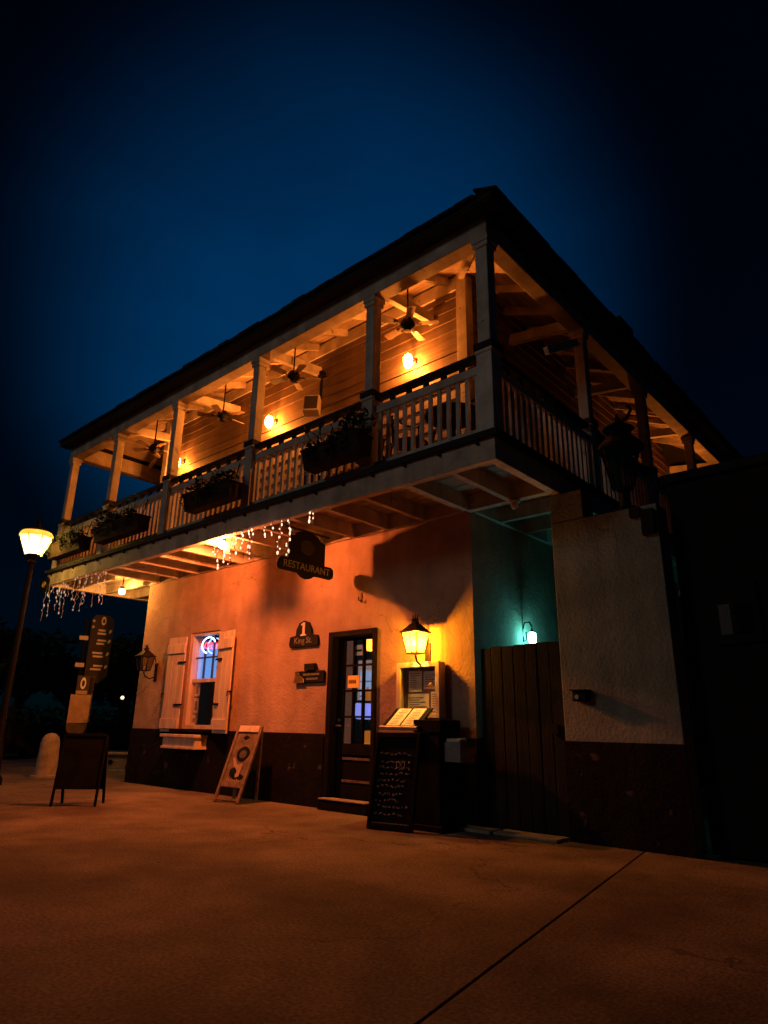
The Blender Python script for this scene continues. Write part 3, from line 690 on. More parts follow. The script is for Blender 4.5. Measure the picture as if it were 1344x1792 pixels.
# ------------------------------------------------------------------ things on the pavement
hp = thing('host_podium', 'black host podium with open menu on its slanted top', 'podium', (-.52, -.36, 0))
obj('body', MB().box(-.28, -.16, .06, .40, .22, .96), DARKW, hp, bev=.01)
obj('base', MB().box(-.32, -.20, 0, .44, .26, .06), DARKW, hp, bev=.008)
obj('shelf_box', MB().box(.05, -.17, .965, .42, .20, 1.10), DARKW, hp, bev=.008)
tilt = math.radians(38)
tp = obj('slanted_top', MB().box(-.27, 0, 0, .27, .36, .022), DARKW, hp, (-.13, -.20, .99), (tilt, 0, 0), bev=.005)
obj('lip', MB().box(-.27, -.012, .0, .27, .012, .045), SHUT, tp, bev=.003)
bk = thing('open_menu', 'open two page menu lying on the black podium', 'menu', (-.65, -.56, .99+.024))
for sx in (-1, 1):
    pg = obj('page', MB().box(min(sx*.012, sx*.20), .02, .0, max(sx*.012, sx*.20), .32, .006), PAPER, bk, (0, 0, .006), (tilt, 0, 0))
    for i in range(9): obj('print_line', MB().box(sx*.105-.06*R_.uniform(.5, 1), .05+i*.028, .007, sx*.105+.06*R_.uniform(.5, 1), .056+i*.028, .008), INK, pg)
bb = thing('brochure_bin', 'pale clear brochure bin hanging on the side of podium', 'bin', (.0, -.34, .68))
obj('tray', MB().box(-.11, -.12, 0, .10, .0, .012).box(-.11, -.12, .012, .10, -.11, .20).box(-.11, -.01, .012, .10, 0, .24).box(.09, -.11, .012, .10, -.01, .22), mat('clear acrylic', (.20, .26, .27), .25, .3, 6.), bb)
obj('brochures', MB().box(-.09, -.10, .013, .07, -.02, .23), PAPER, bb)

def leaning(name, label, cat, p0, p1, top, wf, legs, bodyf):
    # base line p0-p1 on the ground, top mid point
    p0 = Vector((*p0, 0)); p1 = Vector((*p1, 0)); top = Vector(top)
    ax = (p1-p0).normalized(); mid = (p0+p1)/2; ay = (top-mid); h = ay.length; ay.normalize(); ay = (ay-ax*ay.dot(ax)).normalized(); az = ax.cross(ay)
    t = thing(name, label, cat, mid)
    M_ = Matrix((ax, ay, az)).transposed().to_4x4(); t.rotation_euler = M_.to_euler()
    bodyf(t, (p1-p0).length, h); return t
def aframe_poster(t, W, H):
    w2 = W/2
    obj('stile', MB().box(-w2, 0, 0, -w2+.05, H, .03), FRAMEW, t, bev=.004); obj('stile', MB().box(w2-.05, 0, 0, w2, H, .03), FRAMEW, t, bev=.004)
    obj('top_rail', MB().box(-w2+.051, H-.09, 0, w2-.051, H, .034), SHUT, t, bev=.004)  # paler paint stands in for light falling on the top rail
    obj('bottom_rail', MB().box(-w2+.051, .20, 0, w2-.051, .28, .03), FRAMEW, t, bev=.004)
    obj('foot_rail', MB().box(-w2+.051, .03, 0, w2-.051, .06, .025), FRAMEW, t, bev=.003)
    pb = obj('poster', MB().box(-w2+.051, .281, .004, w2-.051, H-.091, .014), mat('poster card', (.20, .145, .095), .8, .55, 9., .1, 40., col2=(.07, .048, .033)), t)
    dk = SIGNBK
    def blob(cx, cy, rx, ry, m_, z=.0145, n=20, k=0., ph=0.): obj('print_shape', MB().prism([(cx+rx*math.cos(a)*(1+k*math.sin(3*a+ph)), cy+ry*math.sin(a)*(1+k*math.cos(4*a+ph))) for a in [2*math.pi*i/n for i in range(n)]], (0, 0, z), (1, 0, 0), (0, 1, 0), .0015), m_, pb)
    cy = H*.62
    blob(.03, cy, .13, .105, dk, k=.05); blob(.03, cy, .07, .055, mat('dull print', (.09, .08, .06), .8, .5, 20.), .0165)
    obj('print_shape', MB().prism([(-.15, cy-.06), (-.11, cy-.05), (-.02, cy-.15), (.09, cy-.13), (.08, cy-.30), (.02, cy-.32), (-.04, cy-.22)], (0, 0, .0165), (1, 0, 0), (0, 1, 0), .0015), mat('pale print', (.46, .33, .24), .8, .3, 12.), pb)
    blob(-.06, cy-.25, .07, .06, dk, .0185, k=.12, ph=1); blob(.06, .34, .12, .045, dk, k=.06); blob(-.01, H-.17, .06, .03, dk, k=.15)
    for i in range(7): blob(-.13+i*.04, cy-.36+R_.uniform(-.012, .012), .012, .022, mat('pale print', (.46, .33, .24), .8), .0185, 8, .2, i)
    obj('back_leg', MB().beam((-w2+.03, H-.05, -.01), (-w2+.03, .12, -.30), .04, .025), FRAMEW, t); obj('back_leg', MB().beam((w2-.03, H-.05, -.01), (w2-.03, .12, -.30), .04, .025), FRAMEW, t)
leaning('poster_easel', 'worn wooden poster easel leaning below the shuttered window', 'sign', (-3.93, -.60), (-3.42, -.56), (-3.62, -.22, .985), 0, 0, aframe_poster)
def chalkboard(t, W, H):
    w2 = W/2
    obj('stile', MB().box(-w2, 0, 0, -w2+.035, H, .035), DARKW, t, bev=.004); obj('stile', MB().box(w2-.035, 0, 0, w2, H, .035), FRAMEW if False else DARKW, t, bev=.004)
    obj('top_rail', MB().box(-w2+.036, H-.05, 0, w2-.036, H, .035), DARKW, t, bev=.004); obj('bottom_rail', MB().box(-w2+.036, 0, 0, w2-.036, .06, .035), DARKW, t, bev=.004)
    pb = obj('board', MB().box(-w2+.036, .061, .004, w2-.036, H-.051, .016), BOARD, t)
    obj('edge_strip', MB().box(-w2+.05, .062, .0165, w2-.05, .072, .022), FRAMEW, t)
    y_ = H-.22
    while y_ > .14:
        x_ = -w2+.06+R_.uniform(0, .04); e_ = w2-.07-R_.uniform(0, .14)
        ln = MB()
        while x_ < e_:
            l_ = R_.uniform(.01, .05); yy = y_+R_.uniform(-.008, .008)
            pts = [(x_+l_*k/4, yy+R_.uniform(-.014, .014), .019) for k in range(5)]
            ln.tube(pts, .0042, 4); x_ += l_+R_.uniform(.01, .04)
        if ln.v: obj('chalk_line', ln, CHALK, pb)
        y_ -= R_.uniform(.055, .085)
    obj('chalk_drawing', MB().tube([(.06+.05*math.cos(a), H-.33+.035*math.sin(2*a), .019) for a in [i*.4 for i in range(17)]], .005, 4), CHALK, pb)
leaning('chalkboard', 'black chalkboard of faint chalk lines propped against the podium', 'chalkboard', (-.83, -.845), (-.30, -.735), (-.585, -.60, .955), 0, 0, chalkboard)
def dark_aframe(t, W, H):
    w2 = W/2
    for sx in (-1, 1):
        obj('leg', MB().box(sx*w2-.03 if sx > 0 else -w2, 0, 0, w2 if sx > 0 else -w2+.03, H, .03), DARKW, t, bev=.003)
        obj('leg', MB().beam((sx*(w2-.02), H-.02, -.02), (sx*(w2-.02), .02, -.42), .03, .03), DARKW, t)
    obj('board', MB().box(-w2+.031, .20, .003, w2-.031, H-.02, .02), BOARD, t)
    obj('top_rail', MB().box(-w2+.031, H-.019, 0, w2-.031, H+.02, .03), DARKW, t, bev=.003)
    obj('back_board', MB().beam((0, H-.03, -.035), (0, .24, -.34), W-.07, .015, upv=(0, 0, 1)), DARKW, t)
leaning('sandwich_board', 'plain black sandwich board standing alone at the far left', 'sign', (-4.79, -2.45), (-4.42, -2.03), (-4.72, -2.13, .85), 0, 0, dark_aframe)

bo = thing('bollard', 'short round topped stone bollard at the far left', 'bollard', (-9.36, -.62, 0))
obj('shaft', MB().lathe([(.21, 0), (.20, .03), (.185, .35), (.17, .62), (.15, .70), (.10, .765), (.04, .79), (.001, .795)], n=20), STONE, bo, smooth=True)
obj('foot', MB().lathe([(.27, 0), (.27, .035), (.215, .04)], n=20), STONE, bo)
po = thing('stone_planter', 'pale flared stone planter on the pavement beyond the wall', 'planter', (-10.15, 1.15, 0), .72)
obj('bowl', MB().frustum((0, 0), .05, .34, .30, .20, .40, .27), STONE, po, bev=.015)
obj('rim', MB().box(-.46, -.32, .341, .46, .32, .40), STONE, po, bev=.012)
obj('foot', MB().box(-.33, -.23, 0, .33, .23, .049), STONE, po, bev=.008)
obj('boss', MB().tube([(0, -.262, .2), (0, -.235, .2)], [.03, .055], 10), SIGNBK, po)
obj('soil', MB().box(-.42, -.28, .395, .42, .28, .405), EARTH, po)

def face_yaw(x, y): return math.atan2(CAM.y-y, CAM.x-x)+math.pi/2
sp = thing('wayfinding_sign', 'tall dark wayfinding sign with pale arrows under the icicle lights', 'sign', (-11.5, 1.05, 0), face_yaw(-11.5, 1.05)+.25)
obj('post', MB().tube([(-.30, .03, 0), (-.30, .03, 3.35)], .05, 12), BLACKM, sp, smooth=True)
SGN = mat('sign brown', (.035, .026, .02), .6, .3, 8.)
obj('panel', MB().prism([(-.22, 2.05), (.10, 1.85), (.30, 2.05), (.30, 3.38), (.18, 3.48), (-.14, 3.48), (-.22, 3.38)], (0, .01, 0), (1, 0, 0), (0, 0, 1), .03), SGN, sp, bev=.004)
WHT = mat('reflective white', (.85, .76, .66), .5, .2, 14.)
def ring0(cx, cz, rx, rz_, par, yy):
    n = 20; v = []
    for r_ in (1, .55):
        v += [(cx+rx*r_*math.cos(2*math.pi*i/n), yy, cz+rz_*r_*math.sin(2*math.pi*i/n)) for i in range(n)]
    v += [(a, yy+.003, c) for a, b, c in v]
    f = [(i, (i+1) % n, n+(i+1) % n, n+i) for i in range(n)]+[(2*n+i, 2*n+(i+1) % n, 3*n+(i+1) % n, 3*n+i) for i in range(n)]
    f += [(i, (i+1) % n, 2*n+(i+1) % n, 2*n+i) for i in range(n)]+[(n+i, n+(i+1) % n, 3*n+(i+1) % n, 3*n+i) for i in range(n)]
    obj('symbol', MB().add(v, f), WHT, par)
ring0(.05, 3.34, .055, .10, sp, -.026)
for i, zz in enumerate((3.12, 2.88, 2.58, 2.28)):
    for k in range(2): obj('lettering', MB().box(-.10+R_.uniform(-.04, .06), -.0255, zz-.03-k*.08, .17-R_.uniform(0, .06), -.0215, zz+.015-k*.08), WHT, sp)
    obj('arrow', MB().prism([(.20, zz-.07), (.25, zz-.05), (.27, zz), (.25, zz+.03), (.21, zz)], (0, -.0215, 0), (1, 0, 0), (0, 0, 1), .003), WHT, sp)
for zz in (2.90, 2.27): obj('street_tag', MB().box(-.46, -.06, zz-.05, -.26, -.03, zz+.05), WHT, sp, bev=.01)
for a, zz in ((-.18, 3.32), (-.18, 3.18)): obj('lamp_dot', MB().sphere((a, -.03, zz), .035, 8), WHT, sp)
ip = thing('information_board', 'pale notice board with round ended lower plate on a post', 'sign', (-10.05, .15, 0), face_yaw(-10.05, .15)+.1)
obj('post', MB().tube([(0, .05, 0), (0, .05, 1.75)], .035, 10), BLACKM, ip)
obj('board', MB().box(-.20, -.02, .98, .20, .01, 1.55), mat('notice board tan', (.42, .28, .18), .7, .4, 5., .1, 40., col2=(.28, .18, .11)), ip, bev=.004)
obj('lower_plate', MB().prism([(-.20, .975)]+[(-.20*math.cos(math.pi*i/10), .90-.17*math.sin(math.pi*i/10)) for i in range(11)]+[(.20, .975)], (0, .012, 0), (1, 0, 0), (0, 0, 1), .02), mat('dull plate', (.10, .075, .055), .8, .4, 6.), ip)
obj('header', MB().box(-.11, -.02, 1.56, .11, .01, 1.63), mat('notice board tan', (.42, .28, .18)), ip)
ring0(.01, 1.78, .055, .12, ip, -.02)
obj('header_panel', MB().box(-.11, -.015, 1.631, .13, .015, 1.93), SGN, ip)
op = thing('empty_sign_frame', 'thin pale rectangular sign frame behind the notice board', 'sign', (-11.0, .65, 0), face_yaw(-11, .65)+.5)
obj('post', MB().tube([(0, .03, 0), (0, .03, 1.2)], .03, 8), BLACKM, op)
obj('frame', MB().box(-.20, -.02, 1.0, -.17, .01, 2.0).box(.17, -.02, 1.0, .20, .01, 2.0).box(-.17, -.02, 1.97, .17, .01, 2.0), mat('dull plate', (.10, .075, .055)), op)
obj('panel', MB().box(-.169, -.005, 1.0, .169, .008, 1.969), SGN, op)

# street lamp
sl = thing('street_lamp', 'lit street lamp with wide glass lantern beside the balcony end', 'street lamp', (-8.24, -1.95, 0))
obj('post', MB().lathe([(.16, 0), (.16, .10), (.11, .16), (.09, .6), (.06, .75), (.05, 2.6), (.045, 3.72), (.08, 3.76), (.05, 3.82), (.09, 3.88)], n=14), BLACKM, sl, smooth=True)
hz0, hz1 = 3.90, 4.22
obj('glass', MB().lathe([(.15, hz0), (.29, hz1)], n=8), pane_mat('street lamp glass', (1., .93, .70), .7), sl)
cg = MB()
for k in range(8):
    a = 2*math.pi*k/8; cg.tube([(.155*math.cos(a), .155*math.sin(a), hz0), (.297*math.cos(a), .297*math.sin(a), hz1)], .009, 5)
cg.lathe([(.05, hz0-.02), (.125, hz0-.012), (.128, hz0), (.02, hz0-.002)], n=16)
obj('cage', cg, BLACKM, sl)
obj('cap', MB().lathe([(.26, hz1+.10), (.12, hz1+.18), (.05, hz1+.22), (.03, hz1+.30), (.045, hz1+.33), (.001, hz1+.38)], n=16), BLACKM, sl, smooth=True)
obj('dome', MB().lathe([(.295, hz1+.002), (.28, hz1+.06), (.25, hz1+.099)], n=16), pane_mat('street lamp glass', (1., .93, .70), .7), sl)
obj('bulb', MB().sphere((0, 0, hz0+.16), .04, 12, 1.3), glowm('street bulb', (1., .80, .45), 45), sl, smooth=True)
lamp(sl, (0, 0, hz0+.16), (1., .55, .10), 210, .06)

# unlit lantern on the garden wall
ul = thing('unlit_wall_lamp', 'large unlit black lantern standing on top of the garden wall', 'lantern', (1.86, .13, 3.19))
obj('pedestal', MB().lathe([(.13, 0), (.13, .04), (.06, .07), (.05, .22), (.09, .26)], n=12), BLACKM, ul, smooth=True)
obj('glass', MB().lathe([(.11, .27), (.20, .70)], n=6), SMOKE, ul)
cg = MB()
for k in range(6):
    a = 2*math.pi*k/6; cg.tube([(.113*math.cos(a), .113*math.sin(a), .265), (.205*math.cos(a), .205*math.sin(a), .70)], .011, 5)
obj('cage', cg, BLACKM, ul)
obj('cap', MB().lathe([(.24, .70), (.25, .73), (.14, .86), (.13, .93), (.17, .95), (.06, 1.02), (.03, 1.08), (.001, 1.14)], n=12), BLACKM, ul)
obj('scroll', MB().tube([(-.05, 0, 1.02), (.10, 0, 1.05), (.16, 0, 1.14), (.12, 0, 1.2)], .02, 6), BLACKM, ul)
wb_ = thing('wall_bracket', 'black L shaped iron bracket at the top right of garden wall', 'bracket', (2.08, 0, 3.0))
obj('plate', MB().box(-.02, -.06, -.13, .11, -.002, .13), BLACKM, wb_, bev=.005)
obj('arm', MB().box(-.13, -.06, .07, -.021, -.002, .17), BLACKM, wb_, bev=.005)

# drop finial under the side balcony
fi = thing('ceiling_drop', 'small white turned drop hanging under the balcony corner', 'ornament', (.66, -.08, 3.515))
obj('drop', MB().lathe([(.07, .01), (.075, -.01), (.035, -.03), (.045, -.06), (.03, -.085), (.001, -.10)], n=12), PAINT, fi, smooth=True)

# ------------------------------------------------------------------ ceiling fans
def fan(label, x, yy, zz, rot, speed_tilt=.12):
    t = thing('ceiling_fan', label, 'fan', (x, yy, zz), (0, 0, rot), 'ceiling fans over the balcony')
    obj('rod', MB().tube([(0, 0, .10), (0, 0, roofz(yy-B)-zz)], .012, 8), BLACKM, t)
    obj('canopy', MB().lathe([(.03, roofz(yy-B)-zz-.07), (.06, roofz(yy-B)-zz-.03), (.065, roofz(yy-B)-zz)], n=12), BLACKM, t)
    obj('motor', MB().lathe([(.02, .12), (.06, .10), (.095, .05), (.10, 0), (.07, -.03), (.045, -.05), (.045, -.08), (.001, -.085)], n=16), BLACKM, t, key='fan_motor', smooth=True)
    bl = MB().prism([(.16, -.045), (.38, -.06), (.415, -.05), (.425, 0), (.415, .05), (.38, .06), (.16, .045)], (0, 0, 0), (1, 0, 0), (0, math.cos(.2), math.sin(.2)), .008)
    for k in range(5):
        b = obj('blade', bl, mat('fan blade', (.22, .15, .10), .5, .4, 6.), t, (0, 0, .01), (0, 0, k*2*math.pi/5), key='fan_blade')
        obj('blade_iron', MB().box(.07, -.018, -.006, .19, .018, 0), BLACKM, b, key='fan_iron')
fan('black ceiling fan over the balcony bay nearest the corner', -.50, -.62, 6.08, .5)
fan('black ceiling fan between the second and third balcony posts', -2.74, -.66, 6.10, .9)
fan('black ceiling fan in the shadowed third bay of balcony', -4.55, -.66, 6.00, .3)
fan('black ceiling fan at the left end of the balcony', -6.85, -.62, 6.04, 1.2)

# speaker on the balcony wall
spk = thing('wall_speaker', 'white framed box speaker high on the balcony wall', 'speaker', (-2.80, -.20, 5.82), (math.radians(-12), 0, math.radians(35)))
obj('case', MB().box(-.13, -.09, -.15, .13, .09, .15), mat('speaker white', (.6, .52, .42), .5, .2, 6.), spk, bev=.012)
obj('grille', MB().box(-.105, -.096, -.125, .105, -.091, .125), mat('speaker grille', (.04, .035, .03), .8, .3, 20.), spk)
obj('bracket', MB().tube([(0, .09, .05), (.02, .17, .10)], .02, 8), BLACKM, spk)
dp = thing('conduit_drop', 'thin black conduit running down from the tie beam', 'conduit', (-2.76, -.06, 5.75))
obj('pipe', MB().tube([(0, 0, 0), (0, 0, .66)], .026, 8), BLACKM, dp)
obj('junction', MB().box(-.05, -.04, .62, .05, .035, .72), BLACKM, dp)

# ------------------------------------------------------------------ planters on the rail
def leafcloud(mb, c, rad, n, size, rnd, flat=.6):
    for _ in range(n):
        u = Vector((rnd.gauss(0, 1), rnd.gauss(0, 1), rnd.gauss(0, 1))).normalized()*(rnd.random()**.4)
        p = Vector(c)+Vector((u.x*rad[0], u.y*rad[1], u.z*rad[2]))
        a = Vector((rnd.gauss(0, 1), rnd.gauss(0, 1), rnd.gauss(0, flat))).normalized(); b = a.orthogonal().normalized()
        q = rnd.uniform(0, 6.28); b = (b*math.cos(q)+a.cross(b)*math.sin(q)); s = size*rnd.uniform(.6, 1.4)
        mb.add([p-a*s, p+b*s*.35, p+a*s, p-b*s*.35], [(0, 1, 2, 3)])
def planter(label, xa, xb, seed, bush):
    rnd = random.Random(seed); W = (xb-xa)/2; xc = (xa+xb)/2
    t = thing('railing_planter', label, 'planter', (xc, B-.16, ZDK+.18), group='trough planters on the balcony rail')
    obj('trough', MB().prism([(-.07, 0), (.11, 0), (.13, .22), (-.13, .22)], (-W, 0, 0), (0, 1, 0), (0, 0, 1), 2*W), SOIL, t, bev=.008)
    obj('rim', MB().box(-W-.012, -.145, .221, W+.012, .14, .245), SOIL, t, bev=.005)
    for sx in (-.6, .6): obj('hook', MB().tube([(sx*W, .13, .24), (sx*W, .15, .40), (sx*W, .20, .62)], .009, 6), BLACKM, t)
    mb = MB()
    for x_, r_, h_, n_ in bush: leafcloud(mb, (x_*W, -.02, .24+h_*.5), (r_, .15, h_*.85), int(n_*.55), .05, rnd)
    for i in range(7):
        x_ = rnd.uniform(-.95, .95)*W; leafcloud(mb, (x_, -.15, .17), (.05, .03, .14), 26, .035, rnd)
    kind(obj('foliage', mb, LEAF, t), 'stuff')
    sm = MB()
    for i in range(9):
        x_ = rnd.uniform(-.9, .9)*W; a_ = rnd.uniform(-.25, .25); sm.tube([(x_, 0, .28), (x_+a_*.4, -.04, .42), (x_+a_, -.1, .50+rnd.uniform(-.1, .12))], .006, 4)
    kind(obj('stems', sm, LEAF, t), 'stuff')
planter('trough planter with dark bush at the second post from the corner', -1.36, -.42, 1, [(.75, .26, .26, 420), (.2, .2, .10, 120), (-.6, .2, .07, 80)])
planter('trough planter with trailing leaves left of the third post', -3.95, -2.84, 2, [(-.4, .4, .14, 260), (.6, .22, .16, 180)])
planter('trough planter with spiky dark plants on the fourth bay rail', -6.75, -5.28, 3, [(-.6, .35, .24, 330), (.2, .4, .14, 220)])
planter('trough planter with wilting plants yellow lit at the left end', -8.62, -7.30, 4, [(-.2, .5, .12, 170), (.6, .25, .16, 110)])

# ------------------------------------------------------------------ balcony furniture
def chair(label, x, yy, rot):
    t = thing('patio_chair', label, 'chair', (x, yy, ZDK), (0, 0, rot), 'black patio chairs on the balcony')
    obj('seat', MB().lathe([(.20, .43), (.215, .44), (.215, .455), (.19, .465)], n=16), BLACKM, t, key='chs')
    bk_ = MB()
    for k in range(7):
        a = math.pi*(.12+.76*k/6); bk_.tube([(.21*math.cos(a), .21*math.sin(a), .45), (.225*math.cos(a), .25*math.sin(a), .84-.05*abs(k-3)/3)], .010, 6)
    bk_.tube([(.235*math.cos(a), .255*math.sin(a), .86-.09*abs(math.cos(a))) for a in [math.pi*(.08+.84*i/10) for i in range(11)]], .014, 6)
    obj('backrest', bk_, BLACKM, t, key='chb')
    for sx in (-1, 1):
        obj('armrest', MB().tube([(sx*.24, .10, .68), (sx*.25, -.05, .66), (sx*.24, -.17, .63), (sx*.20, -.17, .45)], .013, 6), BLACKM, t, key='cha%d' % sx)
        for sy in (-1, 1): obj('leg', MB().tube([(sx*.16, sy*.15, .43), (sx*.21, sy*.20, 0)], .013, 6), BLACKM, t, key='chl%d%d' % (sx, sy))
chair('black patio chair left of the balcony table near corner post', -.25, -.86, 1.4)
chair('black patio chair right of the balcony table near corner post', .72, -.72, -1.5)
chair('black patio chair behind the second post from the corner', -.95, -.80, .4)
chair('black patio chair in the middle balcony bay', -2.05, -.75, -.6)
tb = thing('patio_table', 'round black patio table between chairs by the corner post', 'table', (.26, -.70, ZDK))
obj('top', MB().lathe([(.33, .70), (.34, .71), (.34, .73), (.32, .735)], n=24), BLACKM, tb)
obj('column', MB().tube([(0, 0, .03), (0, 0, .70)], .03, 10), BLACKM, tb)
obj('foot', MB().lathe([(.20, 0), (.20, .02), (.04, .05)], n=16), BLACKM, tb)
obj('condiment_rack', MB().box(-.07, -.04, .736, .07, .04, .80), PAPER, tb)

# ------------------------------------------------------------------ icicle lights
ICE = glowm('icicle bulb', (1., .60, .38), 2.6); ICEC = glowm('icicle bulb cool', (.62, .70, .78), .16)
WIRE = mat('white wire', (.70, .62, .55), .6, .2, 10., 0)
def icicles(label, xs, yline, z0, bm, rnd, lens, br, wr, dens):
    t = thing('icicle_lights', label, 'string lights', (xs[0], yline, z0))
    w_ = MB(); pts = []
    for i, x_ in enumerate(sorted(xs)): pts.append((x_-xs[0], rnd.uniform(-.01, .01), rnd.uniform(-.02, .01)))
    w_.tube(pts, .006, 5); obj('lead_wire', w_, WIRE, t)
    for x_ in xs:
        Ln = rnd.uniform(*lens); z_ = 0; p = [Vector((x_-xs[0], -.01, 0))]
        while z_ < Ln:
            z_ += .05; p.append(Vector((x_-xs[0]+rnd.uniform(-.022, .022), -.01+rnd.uniform(-.015, .015), -z_)))
        s_ = obj('strand', MB().tube(p, wr, 5), WIRE, t)
        b_ = MB()
        for q in p[1:]:
            if rnd.random() < dens: b_.sphere(q+Vector((rnd.uniform(-.02, .02), -.006, rnd.uniform(-.02, .02))), br*rnd.uniform(.45, 1.35), 6, rnd.uniform(1.2, 2.6))
        if b_.v: kind(obj('bulbs', b_, bm, s_), 'stuff')
rnd = random.Random(5)
icicles('bright icicle lights hanging beside the hanging restaurant sign', [-3.42, -3.30, -3.15, -3.02, -2.92, -2.76, -2.62, -2.55, -2.30, -2.14, -1.98, -1.80, -1.45, -1.38], B-.012, ZB0+.0, ICE, rnd, (.14, .55), .0095, .006, .8)
icicles('dim icicle lights hanging from the far left end of balcony', [-9.0+i*.135+rnd.uniform(-.04, .04) for i in range(19)], B-.012, ZB0+.01, ICEC, rnd, (.15, .72), .011, .0022, .5)
sb = thing('scroll_bracket', 'black square bracket with yellow scroll at the balcony end', 'bracket', (-9.02, B-.03, ZB0+.02))
obj('plate', MB().box(-.13, -.03, -.16, .13, -.001, .14), SIGNBK, sb, bev=.006)
obj('scroll', MB().tube([(.07*math.exp(-.18*a)*math.cos(a)*1.2, -.036, -.02+.07*math.exp(-.18*a)*math.sin(a)*1.2) for a in [i*.45 for i in range(22)]], .012, 6), mat('gilt', (.7, .5, .15), .4, .2, 9.), sb)

# ------------------------------------------------------------------ behind the glass
nz = thing('neon_sign', 'red and blue neon sign reading OP in the window', 'neon sign', (-5.40, .06, 2.27))
NR = glowm('neon red', (1., .03, .05), 7); NB = glowm('neon blue', (.35, .55, 1.), 6)
for i, s_ in enumerate('OP'): text('letter', s_, .15, NR, nz, (-.05+i*.12, -.005, 0), FACE, .006)
obj('ring', MB().tube([(.19*math.cos(a), 0, .13*math.sin(a)+.01) for a in [math.radians(20+i*14) for i in range(18)]], .012, 6), NB, nz)
obj('transformer', MB().box(-.10, .0, .17, .10, .03, .195), mat('speaker white', (.6, .52, .42)), nz)
tv = thing('window_screen', 'blue glowing screen behind the upper window panes', 'screen', (-5.46, .15, 1.74))
obj('display', MB().box(-.33, 0, 0, .40, .02, .56), mat('blue display', (.05, .12, .3), .4, .3, 5., 0, emit=(.15, .38, .95), estr=1.15), tv)
obj('bezel', MB().box(-.35, .021, -.02, .42, .06, .60), SIGNBK, tv)
for i, (a, b, c) in enumerate(((-5.78, 1.45, .21), (-5.77, 1.18, .24), (-5.79, .99, .16))):
    pp = thing('window_notice', ['upper', 'middle', 'lowest'][i]+' pale paper notice taped inside the lower window', 'notice', (a, .125, b))
    obj('sheet', MB().box(0, 0, 0, .15-.02*i, .002, c), PAPER, pp)
    obj('print', MB().box(.03, -.002, .04, .10, -.0005, c-.05), INK, pp)
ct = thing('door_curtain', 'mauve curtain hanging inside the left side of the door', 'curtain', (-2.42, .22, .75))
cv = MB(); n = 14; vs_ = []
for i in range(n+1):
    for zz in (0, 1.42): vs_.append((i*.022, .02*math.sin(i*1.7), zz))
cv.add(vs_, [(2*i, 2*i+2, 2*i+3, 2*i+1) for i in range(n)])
obj('cloth', cv, mat('mauve cloth', (.40, .21, .15), .9, .5, 5., emit=(.34, .14, .08), estr=.25), ct, smooth=True)  # cloth emits a little so it looks lit by the room
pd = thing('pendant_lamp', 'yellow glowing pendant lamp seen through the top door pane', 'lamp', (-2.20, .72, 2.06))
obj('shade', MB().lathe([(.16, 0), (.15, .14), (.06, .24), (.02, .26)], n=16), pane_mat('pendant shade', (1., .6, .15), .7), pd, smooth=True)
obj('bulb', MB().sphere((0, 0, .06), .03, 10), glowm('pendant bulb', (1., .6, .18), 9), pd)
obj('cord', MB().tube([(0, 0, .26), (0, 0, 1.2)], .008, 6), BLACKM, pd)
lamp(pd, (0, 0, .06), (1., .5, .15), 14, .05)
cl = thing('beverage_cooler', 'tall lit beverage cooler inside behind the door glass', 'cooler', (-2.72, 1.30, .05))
obj('cabinet', MB().box(-.35, .02, 0, .35, .5, 1.95).box(-.35, 0, 0, -.30, .02, 1.95).box(.30, 0, 0, .35, .02, 1.95).box(-.30, 0, 1.80, .30, .02, 1.95).box(-.30, 0, 0, .30, .02, .9), mat('cooler white', (.5, .45, .42), .5, .2, 6., emit=(.7, .5, .42), estr=.35), cl)  # cabinet body glows faintly: room light put into its colour
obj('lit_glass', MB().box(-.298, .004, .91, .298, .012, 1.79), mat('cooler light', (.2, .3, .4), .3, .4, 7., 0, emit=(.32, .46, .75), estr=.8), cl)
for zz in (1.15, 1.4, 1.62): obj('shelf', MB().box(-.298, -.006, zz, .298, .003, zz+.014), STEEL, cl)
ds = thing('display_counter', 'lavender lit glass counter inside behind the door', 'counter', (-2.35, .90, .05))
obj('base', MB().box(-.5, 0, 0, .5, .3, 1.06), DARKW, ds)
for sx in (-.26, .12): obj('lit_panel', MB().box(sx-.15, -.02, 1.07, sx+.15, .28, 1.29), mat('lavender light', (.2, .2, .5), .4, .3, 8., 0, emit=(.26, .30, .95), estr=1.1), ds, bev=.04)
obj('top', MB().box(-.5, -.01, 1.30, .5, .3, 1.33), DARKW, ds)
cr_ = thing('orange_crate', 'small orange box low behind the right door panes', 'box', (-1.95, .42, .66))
obj('case', MB().box(-.09, -.07, 0, .12, .1, .30), mat('orange card', (.7, .22, .03), .6, .2, 9., emit=(.8, .22, .02), estr=.5), cr_, bev=.006)  # card emits its own light to look lit, as does the door sign
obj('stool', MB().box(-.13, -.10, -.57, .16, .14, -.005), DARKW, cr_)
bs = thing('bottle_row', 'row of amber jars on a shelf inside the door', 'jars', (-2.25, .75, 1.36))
for i in range(5): obj('jar', MB().lathe([(.035, 0), (.04, .02), (.04, .13), (.02, .16), (.02, .19)], (i*.10-.1, 0, 0), 10), mat('amber jar', (.6, .25, .05), .3, .3, 9., emit=(1., .35, .05), estr=.25+.05), bs, smooth=True)  # jars glow slightly, lamplight put into the jar colour
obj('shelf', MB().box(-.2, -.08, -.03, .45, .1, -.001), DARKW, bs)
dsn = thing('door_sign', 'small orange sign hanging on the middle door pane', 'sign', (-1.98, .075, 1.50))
obj('card', MB().box(-.105, -.008, 0, .105, .004, .16), mat('orange card', (.7, .22, .03)), dsn, bev=.004)
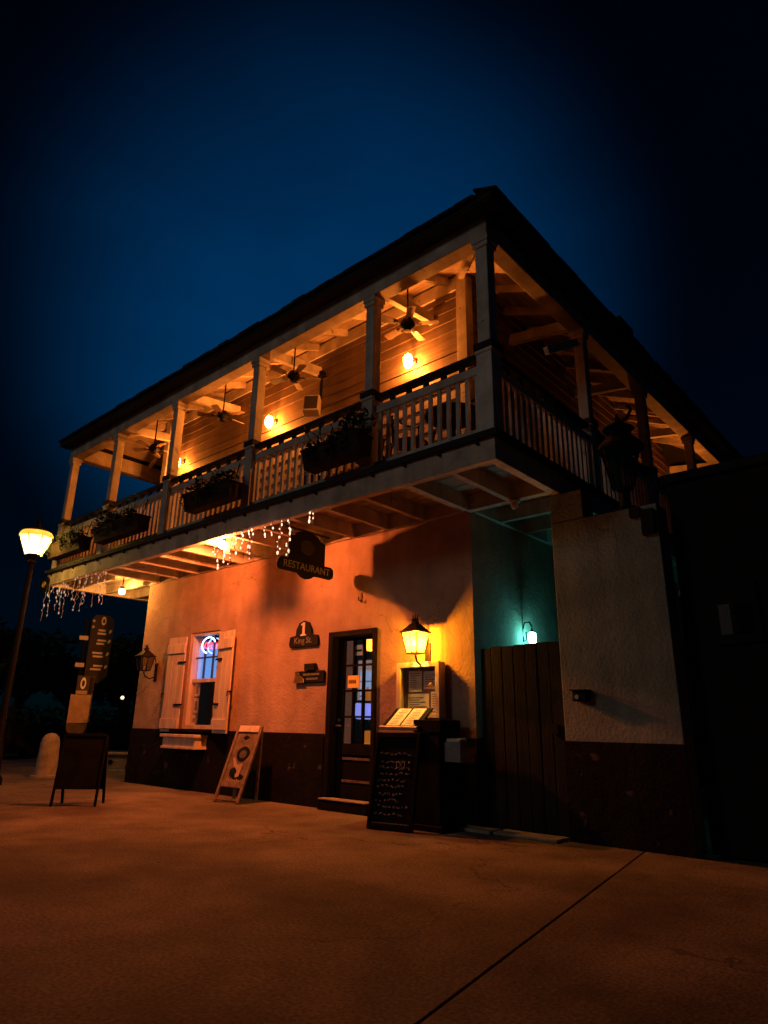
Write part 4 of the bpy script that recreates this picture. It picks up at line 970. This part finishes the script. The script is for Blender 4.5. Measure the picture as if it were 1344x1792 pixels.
for i in range(4): obj('print', MB().prism([(-.07+i*.035+.016*math.cos(a), .08+.03*math.sin(a)) for a in [k*math.pi/4 for k in range(8)]], (0, -.0085, 0), (1, 0, 0), (0, 0, 1), .0015), INK, dsn)
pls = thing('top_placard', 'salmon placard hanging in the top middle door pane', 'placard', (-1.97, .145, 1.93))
obj('card', MB().box(-.09, 0, 0, .09, .006, .14), mat('salmon card', (.7, .35, .22), .7, .3, 9., emit=(.8, .35, .18), estr=.35), pls)  # placard given a weak glow in place of indoor light
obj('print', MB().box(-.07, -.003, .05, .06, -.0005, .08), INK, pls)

# ------------------------------------------------------------------ trees in the dark behind
def tree(label, x, yy, h, cr, seed):
    rnd = random.Random(seed)
    t = thing('oak_tree', label, 'tree', (x, yy, -.1), group='dark trees beyond the square')
    tk = MB().tube([(0, 0, 0), (.1, 0, h*.25), (.0, .1, h*.5), (.1, .1, h*.8)], [.28, .22, .16, .05], 10)
    for k in range(6):
        a = rnd.uniform(0, 6.28); tk.tube([(.05, .05, h*rnd.uniform(.3, .5)), (math.cos(a)*cr*.4, math.sin(a)*cr*.4, h*.62), (math.cos(a)*cr*.75, math.sin(a)*cr*.75, h*rnd.uniform(.65, .8))], [.1, .06, .02], 6)
    obj('trunk', tk, BARK, t, smooth=True)
    mb = MB()
    for k in range(26):
        u = Vector((rnd.gauss(0, 1), rnd.gauss(0, 1), rnd.gauss(0, .7))); u = u.normalized()*rnd.uniform(.35, 1)
        leafcloud(mb, (u.x*cr*.8, u.y*cr*.8, h*.68+u.z*h*.27), (cr*.32, cr*.32, h*.12), 170, .16, rnd)
    kind(obj('crown', mb, LEAF, t), 'stuff')
tree('broad black tree just left of the building end', -24, 8.5, 4.6, 2.6, 1)
tree('black tree behind the wayfinding sign', -28, 8.0, 4.2, 2.8, 2)
tree('taller black tree at the left picture edge', -29, 3.5, 6.0, 3.2, 3)
tree('low black tree between the sign and the bollard', -27, 5.2, 5.2, 2.9, 4)
tree('black tree farthest back behind the building end', -33, 14, 5.0, 3.6, 5)
hd = thing('clipped_hedge', 'low black hedge along the far side of the square', 'hedge', (-22, 5.5, -.05), 2.1)
mb = MB(); rnd = random.Random(9)
for k in range(30): leafcloud(mb, (-6+k*.45, 0, .85+rnd.uniform(-.1, .12)), (.5, .55, .75), 110, .12, rnd)
kind(obj('foliage', mb, LEAF, hd), 'stuff')
obj('stems', MB().box(-6.2, -.25, 0, 7.2, .25, .9), BARK, hd)
fl = thing('distant_lamp', 'tiny far lamp glowing among the dark trees', 'lamp', (-20.2, 6.4, 0))
obj('pole', MB().tube([(0, 0, 0), (0, 0, 1.75)], .03, 6), BLACKM, fl)
obj('head', MB().sphere((0, 0, 1.86), .07, 10), glowm('far bulb', (1., .75, .5), 1.6), fl)
